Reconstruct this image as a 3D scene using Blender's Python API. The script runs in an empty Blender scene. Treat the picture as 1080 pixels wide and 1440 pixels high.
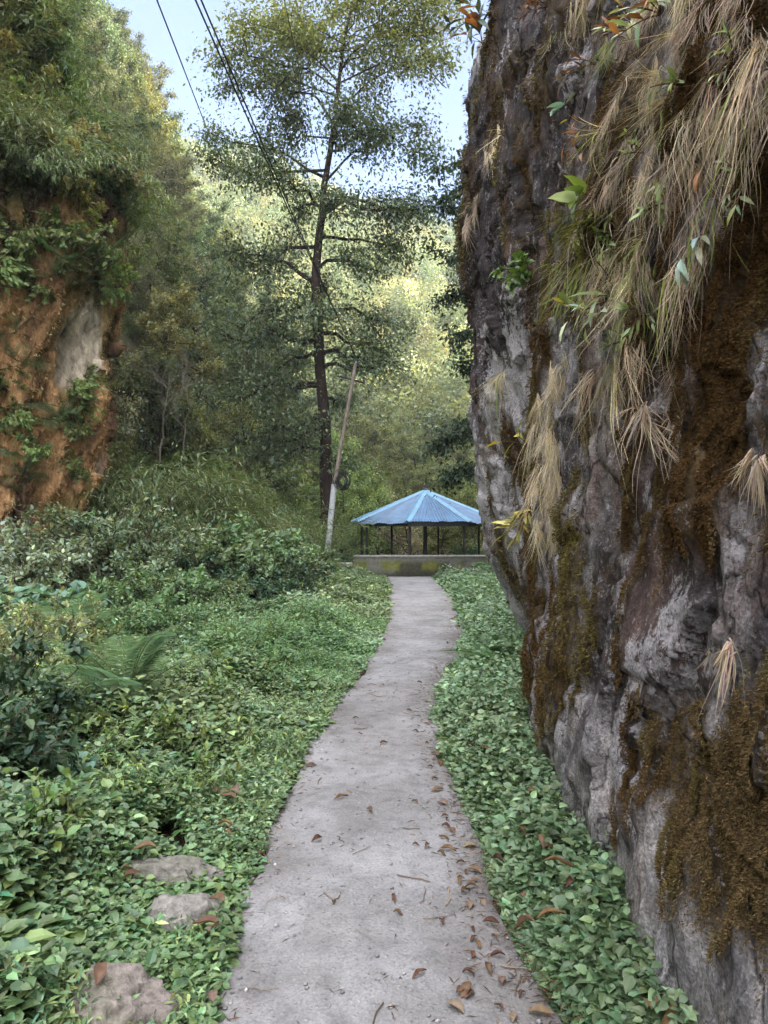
import bpy, math
import numpy as np
from mathutils import Vector

# ------------------------------------------------------------------ scene, camera, light
scene = bpy.context.scene
COL = scene.collection
PITCH = math.atan(10 / 1080)
CAMZ = 1.6
cam_d = bpy.data.cameras.new("camera")
cam = bpy.data.objects.new("camera", cam_d)
COL.objects.link(cam)
cam.location = (0, 0, CAMZ)
cam.rotation_euler = (math.radians(90) + PITCH, 0, 0)
cam_d.sensor_fit = 'VERTICAL'
cam_d.sensor_height = 24
cam_d.lens = 18.0
cam_d.clip_start = 0.05
cam_d.clip_end = 2000
scene.camera = cam

SUN = Vector((0.72, -0.42, 0.55)).normalized()          # direction towards the sun
world = bpy.data.worlds.new("World")
scene.world = world
world.use_nodes = True
wn, wl = world.node_tree.nodes, world.node_tree.links
wn.clear()
w_out = wn.new("ShaderNodeOutputWorld")
w_bg = wn.new("ShaderNodeBackground")
w_sky = wn.new("ShaderNodeTexSky")
w_sky.sky_type = 'NISHITA'
w_sky.sun_disc = False
w_sky.sun_elevation = math.asin(SUN.z)
w_sky.sun_rotation = math.atan2(SUN.x, SUN.y)
w_sky.altitude = 1500
w_sky.dust_density = 1.0
w_bg.inputs[1].default_value = 0.05
# thin wisps of cirrus over the gorge
w_tc = wn.new("ShaderNodeTexCoord")
w_mp = wn.new("ShaderNodeMapping")
w_mp.inputs['Scale'].default_value = (3.0, 3.0, 7.0)
w_nz = wn.new("ShaderNodeTexNoise")
w_nz.inputs['Scale'].default_value = 2.2
w_nz.inputs['Detail'].default_value = 6
w_rp = wn.new("ShaderNodeValToRGB")
w_rp.color_ramp.elements[0].position = 0.40
w_rp.color_ramp.elements[1].position = 0.80
w_rp.color_ramp.elements[0].color = (0.03, 0.03, 0.03, 1)
w_rp.color_ramp.elements[1].color = (0.5, 0.5, 0.5, 1)
w_mx = wn.new("ShaderNodeMix")
w_mx.data_type = 'RGBA'
w_mx.inputs[7].default_value = (.85, .95, 1.15, 1)
wl.new(w_tc.outputs['Generated'], w_mp.inputs[0])
wl.new(w_mp.outputs[0], w_nz.inputs['Vector'])
wl.new(w_nz.outputs[0], w_rp.inputs[0])
wl.new(w_rp.outputs[0], w_mx.inputs[0])
w_tn = wn.new("ShaderNodeMix")
w_tn.data_type = 'RGBA'
w_tn.blend_type = 'MULTIPLY'
w_tn.inputs[0].default_value = 1.0
w_tn.inputs[7].default_value = (0.92, 0.80, 0.82, 1)
wl.new(w_sky.outputs[0], w_tn.inputs[6])
wl.new(w_tn.outputs[2], w_mx.inputs[6])
# unseen sky overhead and behind the camera, brightened to fill the shaded gorge
w_dot = wn.new("ShaderNodeVectorMath")
w_dot.operation = 'DOT_PRODUCT'
w_dot.inputs[1].default_value = (0.1, -0.55, 0.9)
w_mr = wn.new("ShaderNodeMapRange")
w_mr.interpolation_type = 'SMOOTHSTEP'
w_mr.inputs['From Min'].default_value = 0.15
w_mr.inputs['From Max'].default_value = 0.75
w_m2 = wn.new("ShaderNodeMix")
w_m2.data_type = 'RGBA'
w_m2.inputs[7].default_value = (9.8, 9.7, 10.0, 1)
wl.new(w_tc.outputs['Generated'], w_dot.inputs[0])
wl.new(w_dot.outputs['Value'], w_mr.inputs[0])
wl.new(w_mr.outputs[0], w_m2.inputs[0])
wl.new(w_mx.outputs[2], w_m2.inputs[6])
wl.new(w_m2.outputs[2], w_bg.inputs[0])
wl.new(w_bg.outputs[0], w_out.inputs[0])

sun_d = bpy.data.lights.new("sun", 'SUN')
sun_d.energy = 2.0
sun_d.angle = math.radians(0.5)
sun_d.color = (1.0, 0.94, 0.83)
sun = bpy.data.objects.new("sun", sun_d)
COL.objects.link(sun)
sun.rotation_euler = (-SUN).to_track_quat('-Z', 'Y').to_euler()

scene.view_settings.view_transform = 'Standard'
scene.view_settings.look = 'None'
scene.view_settings.gamma = 1
scene.view_settings.exposure = 3.68
scene.render.engine = 'CYCLES'
scene.cycles.max_bounces = 6
scene.cycles.diffuse_bounces = 4
scene.cycles.glossy_bounces = 2
scene.cycles.transmission_bounces = 3
scene.cycles.transparent_max_bounces = 4
scene.cycles.use_denoising = True

rng = np.random.default_rng(7)


def at(px, py, Y):
    """world point on the ray through photo pixel (px,py) at depth Y"""
    dx, dz, dy = (px - 540) / 1080, (720 - py) / 1080, 1.0
    c, s = math.cos(PITCH), math.sin(PITCH)
    y, z = dy * c - dz * s, dy * s + dz * c
    return np.array([dx / y * Y, Y, CAMZ + z / y * Y])


# ------------------------------------------------------------------ noise
def _hash(ix, iy, iz, seed):
    h = (ix * 374761393 + iy * 668265263 + iz * 2147483647 + seed * 974634777) & 0xFFFFFFFF
    h = ((h ^ (h >> 13)) * 1274126177) & 0xFFFFFFFF
    h = ((h ^ (h >> 16)) * 2246822519) & 0xFFFFFFFF
    return ((h ^ (h >> 15)) & 0xFFFFFF) / float(0xFFFFFF)


def vnoise(x, y, z, seed=0):
    x, y, z = np.broadcast_arrays(x, y, z)
    fx, fy, fz = np.floor(x), np.floor(y), np.floor(z)
    ix, iy, iz = fx.astype(np.int64), fy.astype(np.int64), fz.astype(np.int64)
    u, v, w = x - fx, y - fy, z - fz
    u, v, w = u * u * u * (u * (u * 6 - 15) + 10), v * v * v * (v * (v * 6 - 15) + 10), w * w * w * (w * (w * 6 - 15) + 10)
    r = 0
    for a in (0, 1):
        for b in (0, 1):
            for c in (0, 1):
                r = r + _hash(ix + a, iy + b, iz + c, seed) * (u if a else 1 - u) * (v if b else 1 - v) * (w if c else 1 - w)
    return r * 2 - 1


def fbm(x, y, z, oct=4, seed=0, gain=.5, lac=2.03):
    r, a = 0, 1.0
    for o in range(oct):
        r = r + a * vnoise(x, y, z, seed + o * 17)
        x, y, z, a = x * lac + 3.1, y * lac + 1.7, z * lac + 5.3, a * gain
    return r


def ridged(x, y, z, oct=4, seed=0):
    r, a = 0, 1.0
    for o in range(oct):
        r = r + a * (1 - 2 * np.abs(vnoise(x, y, z, seed + o * 13)))
        x, y, z, a = x * 2.1 + 2.1, y * 2.1 + .7, z * 2.1 + 4.3, a * .5
    return r


def sstep(a, b, x):
    t = np.clip((x - a) / (b - a), 0, 1)
    return t * t * (3 - 2 * t)


# ------------------------------------------------------------------ mesh collector
class MB:
    def __init__(s):
        s.v, s.f, s.c, s.m, s.n = [], [], [], [], 0

    def add(s, v, f, col=None, mat=0):
        """v (n,3); f a list of index arrays (m,k); col (3,) or (n,3)"""
        v = np.asarray(v, float).reshape(-1, 3)
        if not isinstance(f, (list, tuple)):
            f = [f]
        for a in f:
            a = np.asarray(a, np.int64)
            if len(a):
                s.f.append(a + s.n)
                s.m.append(np.full(len(a), mat))
        c = np.array([.5, .5, .5]) if col is None else np.asarray(col, float)
        s.c.append(np.broadcast_to(c, v.shape))
        s.v.append(v)
        s.n += len(v)

    def mesh(s, name, mats, smooth=False):
        me = bpy.data.meshes.new(name)
        v = np.concatenate(s.v)
        loops = np.concatenate([a.ravel() for a in s.f])
        tot = np.concatenate([np.full(len(a), a.shape[1]) for a in s.f])
        start = np.concatenate([[0], np.cumsum(tot)[:-1]])
        me.vertices.add(len(v)); me.vertices.foreach_set("co", v.ravel().astype(np.float32))
        me.loops.add(len(loops)); me.loops.foreach_set("vertex_index", loops.astype(np.int32))
        me.polygons.add(len(tot))
        me.polygons.foreach_set("loop_start", start.astype(np.int32))
        me.polygons.foreach_set("material_index", np.concatenate(s.m).astype(np.int32))
        me.update(calc_edges=True)
        me.polygons.foreach_set("use_smooth", np.full(len(tot), bool(smooth)))
        ca = me.color_attributes.new("col", 'FLOAT_COLOR', 'POINT')
        c = np.concatenate([np.concatenate(s.c), np.ones((len(v), 1))], 1)
        ca.data.foreach_set("color", c.ravel().astype(np.float32))
        me.validate()
        for m in (mats if isinstance(mats, (list, tuple)) else [mats]):
            me.materials.append(m)
        return me

    def build(s, name, mats, parent=None, smooth=False):
        o = bpy.data.objects.new(name, s.mesh(name, mats, smooth))
        COL.objects.link(o)
        if parent is not None:
            o.parent = parent
        return o


def tag(o, label=None, cat=None, group=None, kind=None):
    if label: o['label'] = label
    if cat: o['category'] = cat; o['kind'] = 'thing'
    if group: o['group'] = group
    if kind: o['kind'] = kind
    return o


def empty(name, loc=(0, 0, 0), rz=0.0):
    o = bpy.data.objects.new(name, None)
    COL.objects.link(o)
    o.location = [float(a) for a in loc]
    o.rotation_euler = (0, 0, rz)
    o.empty_display_size = .2
    return o


def copy_tree(o, parent=None):
    c = o.copy()
    COL.objects.link(c)
    c.parent = parent
    for ch in KIDS.get(o.name, []):
        copy_tree(ch, c)
    return c


KIDS = {}


def remember(root, *parts):
    KIDS[root.name] = list(parts)
    return root


class Stamp:
    """builds one of a kind the first time it is placed, then copies of it with their parts"""
    def __init__(s, maker):
        s.maker, s.root, s.used = maker, None, False

    def put(s, loc, rz=0.0, sc=1.0, tilt=(0, 0), label=None, cat=None, group=None):
        if s.root is None:
            s.root = s.maker()
        o = s.root if not s.used else copy_tree(s.root)
        s.used = True
        o.location = [float(a) for a in loc]
        o.rotation_euler = (tilt[0], tilt[1], rz)
        o.scale = (sc, sc, sc) if np.isscalar(sc) else sc
        return tag(o, label, cat, group)


# ------------------------------------------------------------------ geometry helpers
def unit(v):
    v = np.asarray(v, float)
    return v / np.maximum(np.linalg.norm(v, axis=-1, keepdims=True), 1e-9)


def tube(mb, pts, rad, col, n=7, cap=True, wob=0.0):
    pts = np.asarray(pts, float)
    m = len(pts)
    rad = np.broadcast_to(np.asarray(rad, float), (m,))
    t = unit(np.gradient(pts, axis=0))
    ref = np.array([0.31, .17, .93]) if abs(t[0, 2]) < .8 else np.array([1.0, .1, 0])
    a = unit(np.cross(t, ref)); b = np.cross(t, a)
    ang = np.linspace(0, 2 * np.pi, n, endpoint=False)
    rr = rad[:, None] * (1 + (wob * rng.uniform(-1, 1, (m, n)) if wob else np.zeros((m, n))))
    v = pts[:, None] + (a[:, None] * np.cos(ang)[None, :, None] + b[:, None] * np.sin(ang)[None, :, None]) * rr[..., None]
    i = np.arange(m - 1)[:, None] * n; j = np.arange(n)[None]
    q = np.stack([i + j, i + (j + 1) % n, i + n + (j + 1) % n, i + n + j], -1).reshape(-1, 4)
    fs = [q]
    if cap:
        fs += [np.array([list(range(n))[::-1]]), np.array([[(m - 1) * n + k for k in range(n)]])]
    mb.add(v.reshape(-1, 3), fs, col)


def spline(ctrl, n):
    ctrl = np.asarray(ctrl, float)
    P = np.concatenate([[2 * ctrl[0] - ctrl[1]], ctrl, [2 * ctrl[-1] - ctrl[-2]]])
    t = np.linspace(0, len(ctrl) - 1 - 1e-6, n)
    k = t.astype(int); u = (t - k)[:, None]
    p0, p1, p2, p3 = P[k], P[k + 1], P[k + 2], P[k + 3]
    return .5 * (2 * p1 + (p2 - p0) * u + (2 * p0 - 5 * p1 + 4 * p2 - p3) * u ** 2 + (3 * p1 - p0 - 3 * p2 + p3) * u ** 3)


def box(mb, lo, hi, col, bev=0.0):
    lo, hi = np.asarray(lo, float), np.asarray(hi, float)
    if bev <= 0:
        v = np.array([[x, y, z] for x in (lo[0], hi[0]) for y in (lo[1], hi[1]) for z in (lo[2], hi[2])])
        f = np.array([[0, 1, 3, 2], [4, 6, 7, 5], [0, 4, 5, 1], [2, 3, 7, 6], [0, 2, 6, 4], [1, 5, 7, 3]])
        mb.add(v, f, col)
        return
    rows = []
    for z, ins in ((lo[2], bev), (lo[2] + bev, 0), (hi[2] - bev, 0), (hi[2], bev)):
        rows.append([[lo[0] + ins, lo[1] + ins, z], [hi[0] - ins, lo[1] + ins, z], [hi[0] - ins, hi[1] - ins, z], [lo[0] + ins, hi[1] - ins, z]])
    v = np.array(rows).reshape(-1, 3)
    f = [[r * 4 + k, r * 4 + (k + 1) % 4, (r + 1) * 4 + (k + 1) % 4, (r + 1) * 4 + k] for r in range(3) for k in range(4)]
    f += [[3, 2, 1, 0], [12, 13, 14, 15]]
    mb.add(v, np.array(f), col)


def grid(mb, P, col=None, flip=False):
    """P (m,n,3) -> quads"""
    m, n = P.shape[:2]
    i = np.arange(m - 1)[:, None] * n; j = np.arange(n - 1)[None]
    q = np.stack([i + j, i + j + 1, i + n + j + 1, i + n + j], -1).reshape(-1, 4)
    if flip: q = q[:, ::-1]
    mb.add(P.reshape(-1, 3), q, None if col is None else col.reshape(-1, 3))


LEAF_HI = (np.array([[0, 0, 0], [-.27, .28, .07], [.27, .28, .07], [0, .33, 0], [-.24, .62, .05], [.24, .62, .05], [0, .67, -.03], [0, 1, -.14]]),
           np.array([[0, 2, 3], [0, 3, 1], [3, 2, 5], [3, 5, 6], [1, 3, 6], [1, 6, 4], [6, 5, 7], [4, 6, 7]]))
LEAF_LO = (np.array([[0, 0, 0], [.27, .42, .07], [0, 1, -.06], [-.27, .42, .07]]), np.array([[0, 1, 2], [0, 2, 3]]))
LEAF_LONG = (np.array([[0, 0, 0], [-.11, .35, .03], [.11, .35, .03], [0, .4, 0], [-.08, .72, -.05], [.08, .72, -.05], [0, 1, -.2]]),
             np.array([[0, 2, 3], [0, 3, 1], [1, 3, 4], [3, 2, 5], [3, 5, 4], [4, 5, 6]]))
LEAF_THIN = (np.array([[0, 0, 0], [.07, .4, .02], [0, 1, -.1], [-.07, .4, .02]]), np.array([[0, 1, 2], [0, 2, 3]]))
LEAF_BIG = (np.array([[0, 0, 0], [-.36, .22, .08], [.36, .22, .08], [0, .3, 0], [-.38, .5, .06], [.38, .5, .06], [0, .55, -.01], [-.22, .8, .0], [.22, .8, .0], [0, .82, -.05], [0, 1.05, -.14]]),
            np.array([[0, 2, 3], [0, 3, 1], [3, 2, 5], [3, 5, 6], [1, 3, 6], [1, 6, 4], [6, 5, 8], [6, 8, 9], [4, 6, 9], [4, 9, 7], [9, 8, 10], [7, 9, 10]]))


def leaves(mb, tmpl, pos, d, up, size, col, width=1.0):
    """stamp a leaf template at pos (n,3), length along d, face towards up"""
    tv, tf = tmpl
    n = len(pos)
    if n == 0: return
    y = unit(d); x = unit(np.cross(y, up)); z = np.cross(x, y)
    size = np.broadcast_to(np.asarray(size, float), (n,))
    v = pos[:, None] + (x[:, None] * (tv[:, 0] * width)[None, :, None] + y[:, None] * tv[None, :, 1, None] + z[:, None] * tv[None, :, 2, None]) * size[:, None, None]
    f = (tf[None] + (np.arange(n) * len(tv))[:, None, None]).reshape(-1, tf.shape[1])
    c = np.repeat(np.broadcast_to(np.asarray(col, float), (n, 3)), len(tv), 0)
    mb.add(v.reshape(-1, 3), f, c)


def vary(base, n, v=.3, h=.12, r=None):
    r = r or rng
    k = np.exp(r.normal(0, v, (n, 1)))
    hue = r.normal(0, h, (n, 1))
    return np.clip(np.asarray(base)[None] * k * np.concatenate([1 + hue, 1 + hue * .1, 1 - hue], 1), .004, .9)


def sph(n, r=None):
    r = r or rng
    return unit(r.normal(0, 1, (n, 3)))


# ------------------------------------------------------------------ materials
def nmat(name):
    m = bpy.data.materials.new(name)
    m.use_nodes = True
    n, l = m.node_tree.nodes, m.node_tree.links
    n.clear()
    out = n.new("ShaderNodeOutputMaterial")
    return m, n, l, out


def mixc(n, l, fac, a, b, mode='MIX'):
    x = n.new("ShaderNodeMix"); x.data_type = 'RGBA'; x.blend_type = mode
    for s, i in ((fac, 0), (a, 6), (b, 7)):
        if hasattr(s, 'links'): l.new(s, x.inputs[i])
        elif i == 0: x.inputs[0].default_value = s
        else: x.inputs[i].default_value = (*s, 1)
    return x.outputs[2]


def noise(n, l, scale, detail=4, rough=.55, vec=None, dist=0.0):
    x = n.new("ShaderNodeTexNoise")
    x.inputs['Scale'].default_value = scale
    x.inputs['Detail'].default_value = detail
    x.inputs['Roughness'].default_value = rough
    x.inputs['Distortion'].default_value = dist
    if vec is not None: l.new(vec, x.inputs['Vector'])
    return x.outputs[0]


def ramp(n, l, src, stops):
    r = n.new("ShaderNodeValToRGB")
    e = r.color_ramp.elements
    while len(e) < len(stops): e.new(.5)
    for k, (p, c) in enumerate(stops):
        e[k].position = p
        e[k].color = (c, c, c, 1) if np.isscalar(c) else (*c, 1)
    l.new(src, r.inputs[0])
    return r.outputs[0]


def objcoord(n, l, scale=(1, 1, 1)):
    t = n.new("ShaderNodeTexCoord")
    m = n.new("ShaderNodeMapping")
    m.inputs['Scale'].default_value = scale
    l.new(t.outputs['Object'], m.inputs[0])
    return m.outputs[0]


def leaf_material(name, trans=.3, rough=.5, spec=.35, objvar=.25):
    m, n, l, out = nmat(name)
    a = n.new("ShaderNodeAttribute"); a.attribute_name = "col"
    c = a.outputs['Color']
    if objvar:
        oi = n.new("ShaderNodeObjectInfo")
        mr = n.new("ShaderNodeMapRange")
        mr.inputs['To Min'].default_value = 1 - objvar; mr.inputs['To Max'].default_value = 1 + objvar
        l.new(oi.outputs['Random'], mr.inputs[0])
        hs = n.new("ShaderNodeHueSaturation")
        m2 = n.new("ShaderNodeMath"); m2.operation = 'MULTIPLY_ADD'
        m2.inputs[1].default_value = .05; m2.inputs[2].default_value = .475
        l.new(oi.outputs['Random'], m2.inputs[0])
        l.new(m2.outputs[0], hs.inputs['Hue']); l.new(mr.outputs[0], hs.inputs['Value'])
        l.new(c, hs.inputs['Color'])
        c = hs.outputs[0]
    p = n.new("ShaderNodeBsdfPrincipled")
    p.inputs['Roughness'].default_value = rough
    p.inputs['Specular IOR Level'].default_value = spec
    l.new(c, p.inputs['Base Color'])
    if trans:
        t = n.new("ShaderNodeBsdfTranslucent")
        l.new(mixc(n, l, 1.0, c, (1.25, 1.2, .55), 'MULTIPLY'), t.inputs[0])
        x = n.new("ShaderNodeMixShader"); x.inputs[0].default_value = trans
        l.new(p.outputs[0], x.inputs[1]); l.new(t.outputs[0], x.inputs[2])
        l.new(x.outputs[0], out.inputs[0])
    else:
        l.new(p.outputs[0], out.inputs[0])
    return m


def attr_material(name, rough=.9, spec=.2, nscale=30, namt=.5, bump=.3, bdist=.01, stretch=(1, 1, 1)):
    """vertex colour broken up by fine noise, with bump"""
    m, n, l, out = nmat(name)
    a = n.new("ShaderNodeAttribute"); a.attribute_name = "col"
    v = objcoord(n, l, stretch)
    nz = noise(n, l, nscale, 6, .65, v)
    g = ramp(n, l, nz, [(.25, 1 - namt), (.75, 1 + namt)])
    c = mixc(n, l, 1.0, a.outputs['Color'], g, 'MULTIPLY')
    p = n.new("ShaderNodeBsdfPrincipled")
    p.inputs['Roughness'].default_value = rough
    p.inputs['Specular IOR Level'].default_value = spec
    l.new(c, p.inputs['Base Color'])
    b = n.new("ShaderNodeBump"); b.inputs['Strength'].default_value = bump; b.inputs['Distance'].default_value = bdist
    l.new(nz, b.inputs['Height']); l.new(b.outputs[0], p.inputs['Normal'])
    l.new(p.outputs[0], out.inputs[0])
    return m


M_LEAF = leaf_material("leaf", .28, .45, .4)
M_LEAFNEAR = leaf_material("leaf_near", .24, .43, .5, objvar=.12)
M_FAR = leaf_material("far_leaf", .4, .7, .15, objvar=.3)
M_DRY = leaf_material("dry_grass", .2, .75, .15, objvar=.18)
M_BARK = attr_material("bark", .95, .1, 14, .55, .6, .02, (1, 1, .35))
M_TWIG = attr_material("twig", .95, .1, 30, .3, .2, .005)
M_STONE = attr_material("stone", .92, .25, 34, .6, .9, .02)
M_METAL = attr_material("galvanised_steel", .45, .5, 12, .2, .1, .003)
M_CABLE = attr_material("black_cable", .6, .3, 20, .1, 0, .001)
M_CONC = attr_material("weathered_concrete", .92, .2, 9, .4, .4, .01)
M_SOIL = attr_material("soil", .97, .1, 12, .5, .5, .03)
M_HILL = attr_material("hill_soil", .97, .1, 1.2, .5, .4, .2)
M_MOSS = leaf_material("moss", .12, .9, .05, objvar=0)


def rock_material():
    """rock: base colour from the geology of the face, broken up by streaks, cracks, crisp lichen and pits"""
    m, n, l, out = nmat("cliff_rock")
    a = n.new("ShaderNodeAttribute"); a.attribute_name = "col"
    k = n.new("ShaderNodeAttribute"); k.attribute_name = "lichen"
    v1 = objcoord(n, l, (1, 1, .4))
    v2 = objcoord(n, l)
    v3 = objcoord(n, l, (1, 1, .3))
    n1 = noise(n, l, 6, 9, .7, v1, .5)
    n2 = noise(n, l, 48, 6, .75, v2)
    n3 = noise(n, l, 3.2, 6, .6, v1, .6)
    n4 = noise(n, l, 13, 7, .72, v3, .7)
    n5 = noise(n, l, 17, 8, .75, v2, .6)
    c = a.outputs['Color']
    c = mixc(n, l, 1.0, c, ramp(n, l, n1, [(.30, .35), (.46, .9), (.56, 1.2), (.70, 2.2)]), 'MULTIPLY')
    c = mixc(n, l, .9, c, ramp(n, l, n4, [(.32, .45), (.5, 1.0), (.68, 1.55)]), 'MULTIPLY')
    c = mixc(n, l, .9, c, ramp(n, l, n2, [(.28, .5), (.72, 1.5)]), 'MULTIPLY')
    c = mixc(n, l, 1.0, c, ramp(n, l, n3, [(.35, (1.07, .97, .90)), (.52, (1, .99, 1.0)), (.68, (.96, .96, 1.07))]), 'MULTIPLY')
    # lichen crusts with hard ragged edges where the face carries them
    ad = n.new("ShaderNodeMath"); ad.operation = 'ADD'
    l.new(n5, ad.inputs[0]); l.new(k.outputs['Fac'], ad.inputs[1])
    sb = n.new("ShaderNodeMath"); sb.operation = 'MULTIPLY_ADD'; sb.inputs[1].default_value = .55
    l.new(n4, sb.inputs[0]); l.new(ad.outputs[0], sb.inputs[2])
    lm = ramp(n, l, sb.outputs[0], [(.775, 0.0), (.815, .9)])
    lc_ = mixc(n, l, 1.0, (.40, .385, .41), ramp(n, l, n2, [(.25, .6), (.75, 1.3)]), 'MULTIPLY')
    c = mixc(n, l, lm, c, lc_)
    # scattered small crusts, mineral grain and dark pits, all with hard edges
    n6 = noise(n, l, 34, 8, .8, v2, .3)
    n7 = noise(n, l, 5, 4, .6, v1, .4)
    gate = ramp(n, l, n7, [(.44, .0), (.60, .8)])
    c = mixc(n, l, mixc(n, l, 1.0, ramp(n, l, n6, [(.545, 0.0), (.575, 1.0)]), gate, 'MULTIPLY'), c, (.33, .325, .34))
    c = mixc(n, l, ramp(n, l, n6, [(.385, .85), (.415, 0.0)]), c, (.018, .016, .017))
    vg = n.new("ShaderNodeTexVoronoi"); vg.inputs['Scale'].default_value = 120
    l.new(v2, vg.inputs['Vector'])
    vgr = n.new("ShaderNodeSeparateColor"); l.new(vg.outputs['Color'], vgr.inputs[0])
    c = mixc(n, l, .8, c, ramp(n, l, vgr.outputs[0], [(.1, .6), (.9, 1.4)]), 'MULTIPLY')
    # hairline cracks
    vc = n.new("ShaderNodeTexVoronoi"); vc.feature = 'DISTANCE_TO_EDGE'; vc.inputs['Scale'].default_value = 3.4
    wv = n.new("ShaderNodeMix"); wv.data_type = 'RGBA'; wv.inputs[0].default_value = .25
    nc = n.new("ShaderNodeTexNoise"); nc.inputs['Scale'].default_value = 4; nc.inputs['Detail'].default_value = 6
    l.new(v1, nc.inputs['Vector']); l.new(v1, wv.inputs[6]); l.new(nc.outputs['Color'], wv.inputs[7])
    l.new(wv.outputs[2], vc.inputs['Vector'])
    cr = ramp(n, l, vc.outputs['Distance'], [(.0, .25), (.022, 1.0)])
    c = mixc(n, l, .8, c, cr, 'MULTIPLY')
    p = n.new("ShaderNodeBsdfPrincipled")
    p.inputs['Specular IOR Level'].default_value = .3
    l.new(ramp(n, l, n1, [(.3, .5), (.7, .95)]), p.inputs['Roughness'])
    l.new(c, p.inputs['Base Color'])
    nrm = None
    for src, st, ds in ((n1, .7, .04), (n4, .5, .018), (n5, .6, .014), (n6, .8, .012), (n2, .6, .007), (cr, .8, .02)):
        b = n.new("ShaderNodeBump"); b.inputs['Strength'].default_value = st; b.inputs['Distance'].default_value = ds
        l.new(src, b.inputs['Height'])
        if nrm is not None: l.new(nrm, b.inputs['Normal'])
        nrm = b.outputs[0]
    l.new(nrm, p.inputs['Normal'])
    l.new(p.outputs[0], out.inputs[0])
    return m


M_ROCK = rock_material()


def path_material():
    m, n, l, out = nmat("old_concrete_path")
    v = objcoord(n, l)
    big = noise(n, l, 1.3, 5, .6, v, .5)
    mid = noise(n, l, 9, 6, .65, v, .3)
    fine = noise(n, l, 90, 4, .7, v)
    c = ramp(n, l, big, [(.3, (.175, .171, .170)), (.5, (.245, .242, .248)), (.7, (.305, .303, .310))])
    c = mixc(n, l, 1.0, c, ramp(n, l, mid, [(.3, .72), (.5, 1.0), (.72, 1.18)]), 'MULTIPLY')
    c = mixc(n, l, .9, c, ramp(n, l, fine, [(.28, .68), (.72, 1.3)]), 'MULTIPLY')
    vo = n.new("ShaderNodeTexVoronoi"); vo.inputs['Scale'].default_value = 38
    l.new(v, vo.inputs['Vector'])
    peb = ramp(n, l, vo.outputs['Distance'], [(.18, 1.0), (.34, 0.0)])
    gate = ramp(n, l, noise(n, l, 5, 3, .5, v), [(.5, 0.0), (.62, .6)])
    c = mixc(n, l, mixc(n, l, 1.0, peb, gate, 'MULTIPLY'), c, (.36, .355, .36))
    a = n.new("ShaderNodeAttribute"); a.attribute_name = "col"
    c = mixc(n, l, 1.0, c, a.outputs['Color'], 'MULTIPLY')
    p = n.new("ShaderNodeBsdfPrincipled")
    p.inputs['Roughness'].default_value = .9
    p.inputs['Specular IOR Level'].default_value = .25
    l.new(c, p.inputs['Base Color'])
    b = n.new("ShaderNodeBump"); b.inputs['Strength'].default_value = .7; b.inputs['Distance'].default_value = .02
    l.new(mid, b.inputs['Height'])
    b2 = n.new("ShaderNodeBump"); b2.inputs['Strength'].default_value = .6; b2.inputs['Distance'].default_value = .006
    l.new(fine, b2.inputs['Height']); l.new(b.outputs[0], b2.inputs['Normal'])
    b3 = n.new("ShaderNodeBump"); b3.inputs['Strength'].default_value = .5; b3.inputs['Distance'].default_value = .008
    l.new(peb, b3.inputs['Height']); l.new(b2.outputs[0], b3.inputs['Normal'])
    l.new(b3.outputs[0], p.inputs['Normal'])
    l.new(p.outputs[0], out.inputs[0])
    return m


M_PATH = path_material()


def roof_material():
    m, n, l, out = nmat("faded_blue_paint")
    a = n.new("ShaderNodeAttribute"); a.attribute_name = "col"
    v = objcoord(n, l)
    n1 = noise(n, l, 2.5, 6, .65, v, .5)
    n2 = noise(n, l, 22, 4, .6, v)
    c = mixc(n, l, 1.0, a.outputs['Color'], ramp(n, l, n1, [(.3, .75), (.7, 1.2)]), 'MULTIPLY')
    rust = ramp(n, l, n2, [(.66, 0.0), (.74, .75)])
    c = mixc(n, l, rust, c, (.07, .06, .06))
    p = n.new("ShaderNodeBsdfPrincipled")
    p.inputs['Roughness'].default_value = .5
    l.new(c, p.inputs['Base Color'])
    l.new(p.outputs[0], out.inputs[0])
    return m


M_ROOF = roof_material()

# ------------------------------------------------------------------ ground, path
def gz(x, y):
    """height of the gorge floor"""
    x, y = np.asarray(x, float), np.asarray(y, float)
    base = -.02 * np.maximum(y - 3, 0) * (y < 45) - .84 * (y >= 45)
    d = path_l(y) - x
    left = .10 * sstep(.2, 1.6, d) + .18 * sstep(3, 7, d)
    return base + left + .05 * vnoise(x * .8, y * .8, 0 * x, 3) * sstep(.1, 1, np.maximum(d, x - path_r(y)))


PL_Y = [-4, 2.4, 3.2, 4.1, 5.3, 7.1, 8.5, 10.8, 14, 21, 27.5, 30]
PL_X = [-.55, -.57, -.60, -.61, -.56, -.41, -.26, -.08, .04, .17, .03, -.05]
PR_Y = [-4, 2.4, 3.1, 3.9, 4.9, 6.3, 7.1, 8.1, 9.3, 12, 14, 19, 26, 30]
PR_X = [.50, .56, .46, .43, .42, .38, .45, .62, .85, 1.2, 1.40, 1.66, 1.72, 1.75]
path_l = lambda y: np.interp(y, PL_Y, PL_X)
path_r = lambda y: np.interp(y, PR_Y, PR_X)


def axis(*segs):
    out = []
    for a, b, n in segs: out.append(np.linspace(a, b, n, endpoint=False))
    return np.concatenate(out + [[segs[-1][1]]])


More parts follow.
